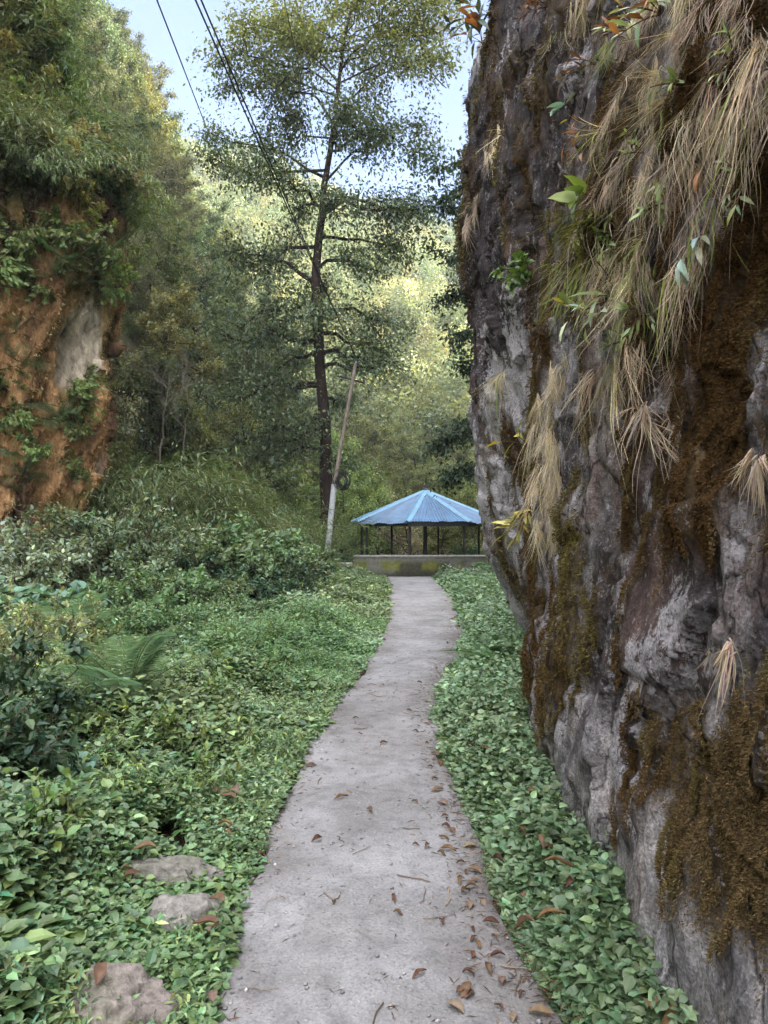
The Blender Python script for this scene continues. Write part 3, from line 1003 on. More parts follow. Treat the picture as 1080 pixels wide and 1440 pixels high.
ld_ = left_d(s_, LZ) + offz[:, None] - .1
LP = np.stack([foot[None, :, 0] + nrm2[None, :, 0] * ld_, foot[None, :, 1] + nrm2[None, :, 1] * ld_, LZ], -1)
n1 = fbm(s_ * .7, LZ * .35, s_ * 0, 4, 331); n2 = fbm(s_ * 2.2, LZ * .8, s_ * 0, 4, 341); n4 = fbm(s_ * 1.1, LZ * .9, s_ * 0, 4, 347)
o1 = sstep(-.35, .45, n1 + .5 * n2)[..., None]
lc = (1 - o1) * np.array([.15, .09, .055]) + o1 * np.array([.62, .365, .18])
dk = (sstep(.1, .5, n4) * sstep(2.0, 6.0, LZ + n1))[..., None] * .85
lc = lc * (1 - dk) + dk * np.array([.085, .05, .035])
gr = (sstep(.12, .5, fbm(s_ * 1.3 + 4, LZ * .7, s_ * 0, 4, 351)) * .6)[..., None]
lc = lc * (1 - gr) + gr * np.array([.11, .12, .035])
def lidx(px, py):
    d = at(px, py, 1.0); q = LP.reshape(-1, 3)
    e = (q[:, 0] / q[:, 1] - d[0]) ** 2 + ((q[:, 2] - CAMZ) / q[:, 1] - (d[2] - CAMZ)) ** 2
    c = np.where(e < 3e-4)[0]
    k = c[np.argmin(q[c, 1])]
    return s_.ravel()[k], LZ.ravel()[k]


sa, za = lidx(118, 495)
pp = np.exp(-((s_ - sa) / .6) ** 2 - ((LZ - za) / .95) ** 2) + .2 * n2
pw = sstep(.25, .5, pp)[..., None]
lc = lc * (1 - pw) + pw * np.array([.46, .40, .31])
pf = (sstep(.1, .5, np.exp(-((LZ - 1.6) / 1.3) ** 2) * sstep(.0, .3, n2) * sstep(11, 13, s_)))[..., None] * .8
lc = lc * (1 - pf) + pf * np.array([.26, .21, .18])
mb = MB(); grid(mb, LP, lc, flip=True)
lcliff = tag(empty("rock_cliff", (-6.5, 14, 0)), "orange-brown overhanging rock cliff with a pale bare scar, hung with ferns", "cliff")
lf = mb.build("rock_face", attr_material("orange_cliff", .95, .15, 7, .85, 1.0, .14, (1, 1, .5)), smooth=True)
lf.parent = lcliff; lf.location = (6.5, -14, 0)
lface = LP.reshape(-1, 3)


def lpick(px, py):
    """point of the left cliff seen at a photo pixel, and the outward normal"""
    d = at(px, py, 1.0) - np.array([0, 0, CAMZ])
    rel = lface - np.array([0, 0, CAMZ])
    ex, ez = rel[:, 0] / rel[:, 1] - d[0], rel[:, 2] / rel[:, 1] - d[2]
    e = ex ** 2 + ez ** 2
    near = np.where(e < 2e-4)[0]
    k = near[np.argmin(rel[near, 1])] if len(near) else int(np.argmin(e))
    i = k % len(foot)
    return lface[k], np.array([nrm2[i, 0], nrm2[i, 1], 0])


# ragged dry moss on the left cliff
mb = MB()
k = rng.integers(0, len(lface), 150000)
k = k[(rng.random(len(k)) < .75) & (lface[k, 1] < 18) & (lface[k, 1] > 9)]
pn = np.concatenate([nrm2[k % len(foot)], np.zeros((len(k), 1))], 1)
cc = lc.reshape(-1, 3)[k]
pale = cc[:, 2] > .18
k, pn, cc = k[~pale], pn[~pale], cc[~pale]
leaves(mb, LEAF_THIN, lface[k] + .05 * sph(len(k)), unit(pn * .7 + np.array([0, 0, -.7]) + .6 * sph(len(k))), pn + .5 * sph(len(k)), rng.uniform(.03, .10, len(k)), np.clip(cc * np.exp(rng.normal(.1, .35, (len(k), 1))), 0, .6), 2.0)
tag(mb.build("dry_moss", M_MOSS), kind='stuff')


# ------------------------------------------------------------------ plant makers
def frond_fern(name, nf, L, col, r, up=.9, pin=26, leaf_w=.8, arch=.62):
    def make():
        root = empty(name)
        parts = []
        for f in range(nf):
            az = 2 * math.pi * f / nf + r.normal(0, .3)
            ln = L * r.uniform(.65, 1.15)
            el = r.uniform(.5, 1.15) * up
            t = np.linspace(0, 1, 14)
            dirh = np.array([math.cos(az), math.sin(az), 0])
            pts = dirh[None] * (t * ln * math.cos(el) + .25 * ln * t ** 2)[:, None] + np.array([0, 0, 1.0])[None] * (ln * math.sin(el) * (1.15 * t - arch * t ** 2.2))[:, None]
            m = MB()
            tube(m, pts, np.linspace(.006, .0015, 14) * L / .8, (.10, .12, .04), 5)
            tt = np.linspace(.16, .99, pin)
            p = np.stack([np.interp(tt, t, pts[:, a]) for a in range(3)], 1)
            tan = unit(np.stack([np.interp(tt, t, np.gradient(pts[:, a])) for a in range(3)], 1))
            side = unit(np.cross(tan, np.array([0, 0, 1.0])))
            upv = np.cross(side, tan)
            wl_ = ln * .24 * np.sin(np.pi * np.clip(tt * .93 + .06, 0, 1)) ** .8 + .01
            for sg in (-1, 1):
                leaves(m, LEAF_THIN, p, side * sg + tan * .35 - upv * .12, upv + .1 * sph(pin, r), wl_ * r.uniform(.9, 1.1, pin), vary(col, pin, .15, .06, r), 1.45 * leaf_w)
            parts.append(m.build("frond", M_LEAFNEAR, root))
        return remember(root, *parts)
    return make


def shrub(name, r, H=1.0, W=.6, ns=7, nleaf=900, leaf=LEAF_HI, ls=.08, col=(.07, .12, .05), up=.5, mat=None, twig_col=(.07, .05, .035), vv=.3, hh=.12, lowbare=.15, droop=.25, width=1.0):
    """many-stemmed leafy bush: stems, side twigs, leaves along them"""
    def make():
        root = empty(name)
        sm, fm = MB(), MB()
        segs = []
        for s in range(ns):
            az = 2 * math.pi * s / ns + r.normal(0, .4)
            lean = W * r.uniform(.15, 1.0)
            h = H * r.uniform(.6, 1.08)
            t = np.linspace(0, 1, 7)
            bx, by = .08 * W * r.normal(), .08 * W * r.normal()
            pts = np.stack([bx + math.cos(az) * lean * t ** 1.4 + .03 * H * r.normal(0, 1, 7) * t, by + math.sin(az) * lean * t ** 1.4 + .03 * H * r.normal(0, 1, 7) * t, h * (t - droop * .5 * t ** 3)], 1)
            tube(sm, pts, np.linspace(.011, .003, 7) * H, twig_col, 5)
            segs.append((pts, .3))
            for b in range(5):
                t0 = r.uniform(.25, .95); p0 = np.array([np.interp(t0, t, pts[:, a]) for a in range(3)])
                d = unit(np.array([math.cos(az) * .4, math.sin(az) * .4, up]) + .9 * sph(1, r)[0]); ln = H * r.uniform(.15, .38)
                q = np.array([p0 + d * ln * u + np.array([0, 0, -droop * ln * u * u]) for u in np.linspace(0, 1, 4)])
                tube(sm, q, np.linspace(.005, .002, 4) * H, twig_col, 4, cap=False)
                segs.append((q, 1.0))
        wts = np.array([w for _, w in segs]); wts /= wts.sum()
        k = r.choice(len(segs), nleaf, p=wts)
        t = r.uniform(lowbare, 1, nleaf)
        p = np.array([[np.interp(t[i], np.linspace(0, 1, len(segs[k[i]][0])), segs[k[i]][0][:, a]) for a in range(3)] for i in range(nleaf)])
        outd = unit(p - np.array([0, 0, H * .35]))
        p = p + r.normal(0, .028 * H, (nleaf, 3))
        d = unit(outd * .7 + np.array([0, 0, -.15 - droop * .6]) + .75 * sph(nleaf, r))
        clump = np.exp(.35 * vnoise(p[:, 0] * 5 / H, p[:, 1] * 5 / H, p[:, 2] * 5 / H, 5))[:, None]
        leaves(fm, leaf, p, d, np.array([0, 0, 1.0]) + outd * .4 + .45 * sph(nleaf, r), ls * r.uniform(.55, 1.25, nleaf), vary(col, nleaf, vv, hh, r) * clump, width)
        a = sm.build("stem", M_TWIG, root); b = fm.build("foliage", mat or M_LEAF, root)
        return remember(root, a, b)
    return make


def feather(name, r, H=1.5, W=1.0, ns=26, nl=46, ls=.16, col=(.10, .14, .045)):
    """bamboo-like clump: arching canes feathered with thin hanging leaves"""
    def make():
        root = empty(name)
        sm, fm = MB(), MB()
        for s in range(ns):
            az = r.uniform(0, 2 * math.pi); h = H * r.uniform(.5, 1.1); w = W * r.uniform(.3, 1.1)
            t = np.linspace(0, 1, 9)
            pts = np.stack([math.cos(az) * w * t ** 1.6 + .12 * W * r.normal(), math.sin(az) * w * t ** 1.6 + .12 * W * r.normal(), h * (1.25 * t - .55 * t ** 2.6)], 1) if False else \
                np.stack([.15 * W * r.normal() + math.cos(az) * w * t ** 1.6, .15 * W * r.normal() + math.sin(az) * w * t ** 1.6, h * (1.25 * t - .55 * t ** 2.6)], 1)
            tube(sm, pts, np.linspace(.008, .002, 9) * H, (.11, .11, .05), 4, cap=False)
            tt = r.uniform(.25, 1, nl)
            p = np.stack([np.interp(tt, t, pts[:, a]) for a in range(3)], 1) + r.normal(0, .045 * H, (nl, 3))
            d = unit(np.array([math.cos(az), math.sin(az), -.45]) * .8 + .8 * sph(nl, r))
            leaves(fm, LEAF_THIN, p, d, np.array([0, 0, 1.0]) + .4 * sph(nl, r), ls * H * r.uniform(.5, 1.2, nl), vary(col, nl, .25, .1, r), 1.5)
        a = sm.build("cane", M_TWIG, root); b = fm.build("foliage", M_LEAF, root)
        return remember(root, a, b)
    return make


def tree_parts(root, r, trunk, r0, limbs, twigs, nleaf, leaf, ls, col, spread, mat, bark=(.055, .042, .033), lean=.25, seg_n=5, vv=.3, hh=.1, tip=0.05, branch_parts=False, sag=.25, sun_tint=None):
    """trunk polyline, limbs [(t on trunk, azimuth, length, rise)], twig clouds of leaves on each limb"""
    tm, fm, bmb = MB(), MB(), MB()
    H = len(trunk); tt = np.linspace(0, 1, H)
    tube(tm, trunk, r0 * (1 - (1 - tip) * tt ** .9) * (1 + .35 * np.exp(-tt * 30)), bark, 10, wob=.06)
    segs, parts = [], []
    for (t0, az, ln, rise) in limbs:
        p0 = np.array([np.interp(t0, tt, trunk[:, a]) for a in range(3)])
        rad = r0 * (1 - (1 - tip) * t0 ** .9)
        u = np.linspace(0, 1, 8)
        d = np.array([math.cos(az), math.sin(az), 0])
        wx = np.cumsum(r.normal(0, .045, (8, 3)), 0) * ln; wx[0] = 0
        pts = p0 + d[None] * (u * ln)[:, None] + np.array([0, 0, 1.0])[None] * (ln * (rise * u - sag * u ** 2))[:, None] + wx
        lm = MB() if branch_parts else tm
        tube(lm, pts, np.linspace(min(rad * .5, .03 * ln + .01), .008, 8), bark, 6, cap=False)
        segs.append((pts[3:], .5 * ln, ln * .05))
        for k in range(twigs):
            v = r.uniform(.22, 1.0); q0 = np.array([np.interp(v, u, pts[:, a]) for a in range(3)])
            dd = unit(d * .45 + np.array([0, 0, .25 + rise * .35]) + 1.0 * sph(1, r)[0]); l2 = ln * r.uniform(.18, .42) * (1.15 - .4 * v)
            q = np.array([q0 + dd * l2 * s + np.array([0, 0, -.2 * l2 * s * s]) for s in np.linspace(0, 1, 5)])
            tube(lm, q, np.linspace(.006 * ln + .003, .003, 5), bark, 4, cap=False)
            segs.append((q, l2, spread))
        if branch_parts: parts.append(lm.build("branch", M_BARK, root))
    wts = np.array([w for _, w, _ in segs]); wts /= wts.sum()
    counts = r.multinomial(nleaf, wts)
    for (q, w, sp), n in zip(segs, counts):
        if n == 0: continue
        s = r.uniform(0.1, 1.05, n); x = np.linspace(0, 1, len(q))
        p = np.stack([np.interp(s, x, q[:, a]) for a in range(3)], 1) + r.normal(0, 1, (n, 3)) * max(sp, .08) * np.array([1, 1, .9])
        d = unit((q[-1] - q[0])[None] / max(np.linalg.norm(q[-1] - q[0]), 1e-3) * .5 + np.array([0, 0, -.4]) + .8 * sph(n, r))
        c = vary(col, n, vv, hh, r) * math.exp(r.normal(0, .18))
        if sun_tint is not None:
            w_ = sstep(sun_tint[1], sun_tint[2], p[:, 2] + r.normal(0, .8, n))[:, None]
            c = c * (1 - w_) + w_ * vary(sun_tint[0], n, vv, hh, r)
        leaves(fm, leaf, p, d, np.array([0, 0, 1.0]) + .6 * sph(n, r), ls * r.uniform(.55, 1.3, n), c)
    a = tm.build("trunk", M_BARK, root, smooth=True); b = fm.build("crown", mat, root)
    return [a, b] + parts


def hill_tree(seed, H, R, nleaf, ls, col, base=.25, shape=1.0, leaf=LEAF_LO, name="hillside_tree", mat=None, hh=.1):
    def make():
        r = np.random.default_rng(seed)
        root = empty(name)
        tr = np.array([[0, 0, -.3]] + [[.05 * H * r.normal() * k / 6, .05 * H * r.normal() * k / 6, H * .95 * k / 6] for k in range(1, 7)])
        tr = spline(tr, 14)
        limbs = []
        nl = 17
        for k in range(nl):
            t = base + (1 - base) * (k / nl) ** .9
            prof = (1 - ((t - base) / (1 - base)) ** 1.6 * .72) * (.55 + .45 * min(1, (t - base) * 6 + .3))
            limbs.append((t, k * 2.4 + r.normal(0, .4), R * prof * r.uniform(.65, 1.2), .35 + .5 * t * shape))
        limbs.append((.97, 0, R * .35, 1.2))
        pr = tree_parts(root, r, tr, .028 * H + .02, limbs, 6, nleaf, leaf, ls, col, R * .085, mat or M_FAR, hh=hh)
        return remember(root, *pr)
    return make


# ------------------------------------------------------------------ the tall tree by the pavilion
TY = 27.5
root = empty("tall_tree", (at(464, 800, TY)[0], TY, gz(-1.9, TY)))
tag(root, "tall dark-trunked tree rising behind the leaning pole, upper crown leaves tinted yellow as if sunlit", "tree")
o = np.array([root.location.x, root.location.y, root.location.z])
tpx = [(466, 822), (463, 760), (459, 690), (457, 600), (450, 520), (447, 440), (444, 400), (447, 350), (453, 300), (455, 268), (464, 215), (470, 170), (476, 120), (484, 60), (496, 0), (505, -60)]
tall = spline(np.array([at(a, b, TY + .25 * math.sin(i)) - o for i, (a, b) in enumerate(tpx)]), 50)
r5 = np.random.default_rng(5)
hgt = lambda py: (at(0, py, TY)[2] - o[2])
ttall = lambda py: float(np.interp(hgt(py), tall[:, 2], np.linspace(0, 1, 50)))
limbs = []
# (photo height of the fork, azimuth, length, rise): azimuth 0 = right, pi = left, pi/2 = away
for (py, az, ln, rise) in ((400, 3.25, 3.0, .75), (380, -.15, 3.0, .35), (420, 1.7, 2.4, .3), (445, 3.3, 2.9, -.05), (470, .5, 2.6, .25), (455, -1.3, 2.2, .2),
                           (500, 2.9, 2.6, .0), (520, -.2, 2.4, .1), (430, 2.9, 3.6, .15), (480, 3.4, 3.6, .05), (540, 3.0, 3.8, .0), (500, -.1, 3.0, .1), (440, .2, 3.4, .1), (585, 3.3, 3.4, .05), (600, 3.0, 3.4, -.05), (626, 3.35, 2.4, .0), (640, .1, 1.3, .1), (560, 1.2, 2.0, .1), (545, -2.6, 2.1, .0), (600, 4.2, 1.8, .0),
                           (345, 2.8, 3.3, .3), (330, .4, 3.4, .15), (310, -1.2, 2.4, .3), (290, 3.6, 3.0, .5), (300, -.3, 3.8, .0), (270, .2, 3.6, .1), (280, 2.2, 2.6, .4),
                           (250, 3.1, 3.6, .75), (240, 3.4, 4.2, .55), (255, -.1, 2.6, .45), (215, 2.7, 4.2, .65), (200, .3, 3.2, .55), (205, -1.6, 2.4, .5), (180, 3.3, 3.6, .6), (170, 1.4, 2.4, .6),
                           (150, .1, 3.0, .75), (140, 2.9, 3.0, .7), (120, 3.6, 2.6, .7), (105, -.25, 2.9, .8), (100, .15, 4.0, .85), (80, 2.6, 2.4, .8), (60, -1.2, 2.0, .7), (50, .3, 2.6, .7), (40, 3.1, 2.4, .6),
                           (95, 3.0, 4.6, .55), (130, 3.3, 4.4, .45), (60, 3.2, 3.6, .5), (120, .0, 3.6, .4), (70, .1, 4.0, .6), (175, -.1, 3.8, .3), (20, .0, 2.4, .7), (10, 2.2, 2.0, .7), (0, 3.5, 1.8, .7), (-20, -.6, 2.0, .8), (-40, 1, 1.4, .9)):
    limbs.append((ttall(py), az, ln, rise))
pr = tree_parts(root, r5, tall, .27, limbs, 9, 72000, LEAF_LO, .145, (.095, .125, .07), .36, M_LEAF, bark=(.035, .026, .022), branch_parts=True, sun_tint=((.21, .22, .075), 15.2, 20), tip=.1, hh=.1)  # upper leaves coloured yellow to look sunlit
# bare dead limb against the sky
m = MB()
dpts = [at(a, b, TY) - o for a, b in ((560, 105), (575, 97), (592, 93), (604, 97), (611, 107), (620, 117), (628, 124))]
tube(m, spline(dpts, 14), np.linspace(.05, .015, 14), (.10, .085, .07), 5)
for a in (((592, 93), (606, 86), (607, 80)), ((604, 97), (608, 110), (617, 130)), ((575, 97), (590, 86), (600, 84)), ((611, 107), (622, 104), (630, 120)), ((570, 99), (568, 88), (571, 80))):
    tube(m, spline([at(x, y, TY) - o for x, y in a], 8), np.linspace(.025, .01, 8), (.10, .085, .07), 4)
m.build("dead_branch", M_BARK, root)

# darker tree half behind the right rock
root = empty("dark_tree", (3.9, 24, -.5))
tag(root, "dark green broadleaf tree half hidden behind the right rock", "tree")
r6 = np.random.default_rng(16)
tr = spline([[0, 0, -.3], [-.1, 0, 3], [.1, .1, 6], [-.1, 0, 9], [.1, 0, 12], [.2, 0, 14]], 24)
limbs = [(.22 + .76 * k / 26, [3.1, .6, 4.2, 2.4, 5.4][k % 5] + r6.normal(0, .3), r6.uniform(1.4, 2.6) * (1 - .35 * (k / 26) ** 2), .1 + .5 * k / 26) for k in range(26)]
tree_parts(root, r6, tr, .2, limbs, 8, 26000, LEAF_LO, .16, (.05, .088, .052), .2, M_LEAF, tip=.1)

# ------------------------------------------------------------------ trees and bushes of the left hillside
T = [Stamp(hill_tree(101, 5.0, 1.9, 7000, .15, (.155, .185, .10))), Stamp(hill_tree(102, 6.0, 2.0, 7500, .15, (.135, .172, .112))),
     Stamp(hill_tree(103, 4.2, 1.9, 6500, .14, (.22, .225, .105))), Stamp(hill_tree(104, 5.4, 1.6, 6500, .13, (.19, .20, .14), shape=1.4))]
tl = ["mid green round-crowned tree rooted on the steep left hillside", "dark blue-green tree rooted on the steep left hillside",
      "yellow-green low broad tree rooted on the steep left hillside", "grey-green narrow tree rooted on the steep left hillside"]
rh = np.random.default_rng(33)
pts = []
tries = 0
while len(pts) < 255 and tries < 16000:
    tries += 1
    y = 19 + 75 * rh.uniform(0, 1) ** .9; zt = rh.uniform(0, 1) ** 1.1 * 46
    x = np.interp(y, HF_Y, HF_X) - zt / 2.0 - .2
    sep = 1.5 + .024 * y
    if all((x - a) ** 2 + (y - b) ** 2 + (zt - c) ** 2 > sep ** 2 for a, b, c in pts):
        pts.append((x, y, zt))
for (x, y, zt) in pts:
    k = int(rh.integers(0, 4))
    T[k].put((x, y, hill_l(x, y) - .3), rh.uniform(0, 6.28), rh.uniform(.6, 1.0) * (.85 + .008 * y), (rh.normal(0, .08), .22 + rh.normal(0, .1)), tl[k], "tree", ["mid green", "dark blue-green", "yellow-green", "grey-green"][k] + " trees of the left hillside")

F = [Stamp(feather("feathery_bush", np.random.default_rng(201), 1.6, 1.2, 36, 150, .055, (.12, .175, .07))), Stamp(feather("feathery_bush", np.random.default_rng(202), 1.5, 1.3, 36, 150, .052, (.14, .19, .078)))]
flab = ["feathery mid green bamboo-like bush drooping on the left slope", "feathery pale olive bamboo-like bush drooping on the left slope"]
fpts = []
tries = 0
while len(fpts) < 110 and tries < 6000:
    tries += 1
    y = rh.uniform(17, 46); zt = rh.uniform(0, 1) ** 1.6 * 18
    x = np.interp(y, HF_Y, HF_X) - zt / 2.0 + .35
    if all((x - a) ** 2 + (y - b) ** 2 + (zt - c) ** 2 > 1.1 for a, b, c in fpts): fpts.append((x, y, zt))
for (x, y, zt) in fpts:
    k = int(rh.integers(0, 2))
    F[k].put((x, y, max(float(hill_l(x, y)), float(gz(x, y))) - .1), rh.uniform(0, 6.28), rh.uniform(.7, 1.35), (0, .25), flab[k], "bush", ["mid green", "pale olive"][k] + " feathery bushes of the left slope")

# vegetation crowning the left cliff
HB = [Stamp(shrub("hanging_bush", np.random.default_rng(211), 1.3, 1.0, 11, 2200, LEAF_LO, .13, (.115, .165, .07), droop=.6, lowbare=.05)),
      Stamp(feather("hanging_bush", np.random.default_rng(212), 1.3, 1.2, 36, 70, .11, (.14, .185, .075))),
      Stamp(shrub("hanging_bush", np.random.default_rng(213), 1.3, 1.0, 11, 2200, LEAF_LO, .12, (.21, .20, .07), droop=.6, lowbare=.05))]
hlab = ["leafy deep green bush on the crest above the orange cliff", "soft feathery green bush drooping over the crest of the orange cliff", "yellowing bush on the crest above the orange cliff"]
for i in range(84):
    u = rng.uniform(.14, .8); j = int(u * 299)
    back = rng.uniform(-.1, 1) ** 1.0 * 5.5
    zz = 7.9 + max(back, 0) * 2.05 + rng.normal(0, .25)
    x, y = foot[j, 0] - nrm2[j, 0] * back * .9 + .1, foot[j, 1] - nrm2[j, 1] * back * .9
    k = int(rng.choice([0, 1, 1, 2]))
    HB[k].put((x - .25, y, zz), rng.uniform(0, 6.28), rng.uniform(.8, 1.4), (0, .35), hlab[k], "bush", ["deep green", "feathery green", "yellowing"][k] + " bushes on the left cliff crest")
for i in range(60):      # and hanging down over the brow of the face
    px_ = rng.uniform(-15, 172)
    p, nn = lpick(px_, np.interp(px_, [0, 90, 172], [290, 280, 240]) + rng.uniform(-135, -8))
    k = int(rng.choice([0, 1, 1, 1, 2]))
    HB[k].put(p + nn * .05 + [0, 0, -.1], rng.uniform(0, 6.28), rng.uniform(.5, .95), (.25, .75), hlab[k].replace("the crest above", "the brow of").replace("the crest of", "the brow of"), "bush", ["deep green", "feathery green", "yellowing"][k] + " bushes on the left cliff brow")
# the slope under those bushes
su = np.linspace(.05, .86, 60); sb = np.linspace(.2, 7.5, 20)
SJ = (su * 299).astype(int)
SX = foot[SJ, 0][None] - nrm2[SJ, 0][None] * sb[:, None] * .9; SY = foot[SJ, 1][None] - nrm2[SJ, 1][None] * sb[:, None] * .9
SZ = 7.6 + 2.05 * sb[:, None] + .5 * fbm(SX * .6, SY * .6, SX * 0, 3, 401)
mb = MB(); grid(mb, np.stack([SX, SY, SZ], -1), np.array([.05, .05, .022])[None, None] * np.ones(SX.shape + (1,)))
tag(mb.build("cliff_top_slope", M_HILL, smooth=True), kind='structure')

# plants hanging on the left cliff's face
FN = Stamp(frond_fern("cliff_fern", 13, 1.0, (.10, .16, .06), np.random.default_rng(221), up=.35, pin=20, leaf_w=.42))
for i, (px, py) in enumerate(((75, 590), (95, 600), (110, 585), (60, 575), (20, 640), (10, 690), (35, 680), (100, 560), (15, 480), (25, 520), (80, 400), (125, 380), (60, 360), (150, 400), (100, 350), (30, 380), (160, 345), (130, 345))):
    p, nn = lpick(px, py)
    FN.put(p + nn * .08, rng.uniform(0, 6.28), rng.uniform(.4, .7), (.2, .6), "dark green fern clump hanging on the face of the orange cliff", "fern", "ferns on the orange cliff")
HL = Stamp(shrub("trailing_plant", np.random.default_rng(222), .8, .6, 8, 700, LEAF_LO, .12, (.16, .22, .07), droop=1.2))
for i, (px, py) in enumerate(((120, 600), (105, 620), (130, 560), (50, 330), (90, 335), (140, 350), (165, 370), (10, 340), (110, 390), (80, 350), (15, 560), (170, 400), (25, 400), (45, 420), (140, 410), (55, 640), (30, 600), (110, 660))):
    p, nn = lpick(px, py)
    HL.put(p + nn * .1, rng.uniform(0, 6.28), rng.uniform(.7, 1.2), (.1, .9), "bright green trailing plant clinging to the face of the orange cliff", "plant", "trailing plants on the orange cliff")

# ------------------------------------------------------------------ beyond the pavilion
BK = [Stamp(hill_tree(301, 4.5, 2.0, 7000, .14, (.17, .21, .09), base=.08, name="valley_tree")), Stamp(hill_tree(302, 4.0, 2.2, 6000, .12, (.27, .26, .18), base=.06, name="valley_tree")),
      Stamp(hill_tree(303, 7.5, 2.3, 15000, .14, (.165, .19, .09), name="valley_tree"))]
blab = ["olive green bushy tree behind the blue pavilion", "pale greyish twiggy tree behind the blue pavilion", "sunlit yellow-green tree in the valley beyond the pavilion"]
bg = ["olive trees behind the pavilion", "pale twiggy trees behind the pavilion", "sunlit valley trees"]
for (px, Y, k, s) in ((480, 40, 0, 1.1), (505, 44, 0, 1.2), (530, 39, 0, .8), (548, 42, 1, .9), (575, 38, 1, .75), (600, 41, 1, .85), (622, 38, 0, .75), (645, 42, 0, .9), (665, 38, 0, .9), (690, 41, 0, 1.2), (560, 48, 0, 1.0), (520, 52, 0, 1.4), (490, 50, 0, 1.5), (470, 46, 0, 1.5),
                      (610, 50, 0, .9), (640, 52, 1, 1.0), (720, 47, 0, 1.5), (445, 43, 0, 1.4), (420, 40, 0, 1.2), (400, 44, 0, 1.5),
                      (545, 64, 2, 1.1), (575, 62, 2, 1.0), (605, 66, 2, 1.0), (635, 63, 2, .95), (560, 74, 2, 1.4), (590, 76, 2, 1.3), (620, 78, 2, 1.3), (650, 72, 2, 1.3), (520, 72, 2, 1.5), (680, 70, 2, 1.2), (500, 80, 2, 1.6), (640, 86, 2, 1.4), (580, 90, 2, 1.4), (540, 88, 2, 1.5)):
    x = at(px, 700, Y)[0]
    BK[k].put((x, Y, -.9 + .03 * max(Y - 60, 0)), rng.uniform(0, 6.28), s * rng.uniform(.9, 1.1), (0, 0), blab[k], "tree", bg[k])

# forest on the far sunlit hill, one mass
rf = np.random.default_rng(44)
mb = MB()
nc = 3400
fy = 82 + rf.random(nc) ** .9 * 160
fx2 = (rf.uniform(-.36, .30, nc)) * fy
fz = hill_f(fx2, fy)
for tone, sel in (((.12, .13, .07), slice(0, 1300)), ((.165, .178, .10), slice(1300, 2500)), ((.085, .105, .065), slice(2500, 3000)), ((.24, .22, .15), slice(3000, 3400))):
    m_ = len(fx2[sel]); q = 230
    cr = rf.uniform(1.4, 3.6, m_); ht = rf.uniform(1.2, 2.3, m_)
    ctr = np.stack([fx2[sel], fy[sel], fz[sel] + cr * .7], 1)
    off = sph(m_ * q, rf).reshape(m_, q, 3) * (rf.random((m_, q, 1)) ** .5)
    off = off * np.stack([cr, cr, cr * ht * .8], 1)[:, None] * .9
    off[..., :2] *= np.clip(1 - .45 * off[..., 2:] / (cr * ht)[:, None, None], .3, 1.4)
    p = (ctr[:, None] + off).reshape(-1, 3)
    cc = np.repeat(vary(tone, m_, .28, .08, rf), q, 0) * np.exp(rf.normal(0, .12, (m_ * q, 1)))
    leaves(mb, LEAF_LO, p, sph(m_ * q, rf), np.array([0, 0, 1.0]) + .8 * sph(m_ * q, rf), rf.uniform(.5, 1.2, m_ * q) * np.repeat(cr, q) * .17, cc, 1.5)
tag(mb.build("forest", M_FAR), kind='stuff')

# trees on the right hill beyond the rock
for i in range(26):
    y = rh.uniform(15, 46); zt = rh.uniform(0, 1) * 26
    x = np.interp(y, RF_Y, RF_X) + zt / 1.65 + .3
    if x < .17 * y + 2: continue
    T[1].put((x, y, hill_r(x, y) - .3), rh.uniform(0, 6.28), rh.uniform(.7, 1.1), (0, -.2), "dark tree on the shaded hill behind the right rock", "tree", "trees of the right hill")

# ------------------------------------------------------------------ pavilion
GXc, GYc = at(598, 740, 31)[0], 31.0
RE, EZ, AZ_ = 3.12, 1.50, 2.76
FLOOR = -.56
pav = empty("pavilion", (GXc, GYc, FLOOR))
tag(pav, "small open eight-sided pavilion with a faded blue corrugated metal roof", "pavilion")
rot = math.radians(-90 - 15.4)
cn = [np.array([math.cos(rot + k * math.pi / 4) * RE, math.sin(rot + k * math.pi / 4) * RE, EZ - FLOOR]) for k in range(8)]
apex = np.array([0, 0, AZ_ - FLOOR])
BLUE = np.array([.068, .155, .28])
for k in range(8):
    a, b = cn[k], cn[(k + 1) % 8]
    m = MB()
    na, nr = 80, 8
    u = np.linspace(0, 1, na); w = np.linspace(0, 1, nr)
    U, W = np.meshgrid(u, w)
    eave = a[None, None] * (1 - U[..., None]) + b[None, None] * U[..., None]
    across = (U - .5) * np.linalg.norm(b - a)
    # corrugation runs down the slope: its phase is the true distance across the panel
    wdt = (1 - W)
    Pn = eave * wdt[..., None] + apex[None, None] * W[..., None]
    phase = across * wdt
    nrm_ = unit(np.cross(b - a, apex - a))
    Pn = Pn + nrm_[None, None] * (.016 * np.sin(phase * 2 * math.pi / .11))[..., None]
    edge_n = .035 * vnoise(U * 9 + k * 7, W * 0, W * 0, 3) * (W == 0)
    Pn[..., 2] += edge_n - .06 * np.exp(-W * 14) * (k % 2)
    c = BLUE * np.exp(.22 * fbm(U * 4 + k * 5, W * 2, W * 0, 3, 7))[..., None] * (.92 + .16 * rng.random())
    grid(m, Pn, c)
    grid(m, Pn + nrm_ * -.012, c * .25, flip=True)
    m.build("roof_panel", M_ROOF, pav)
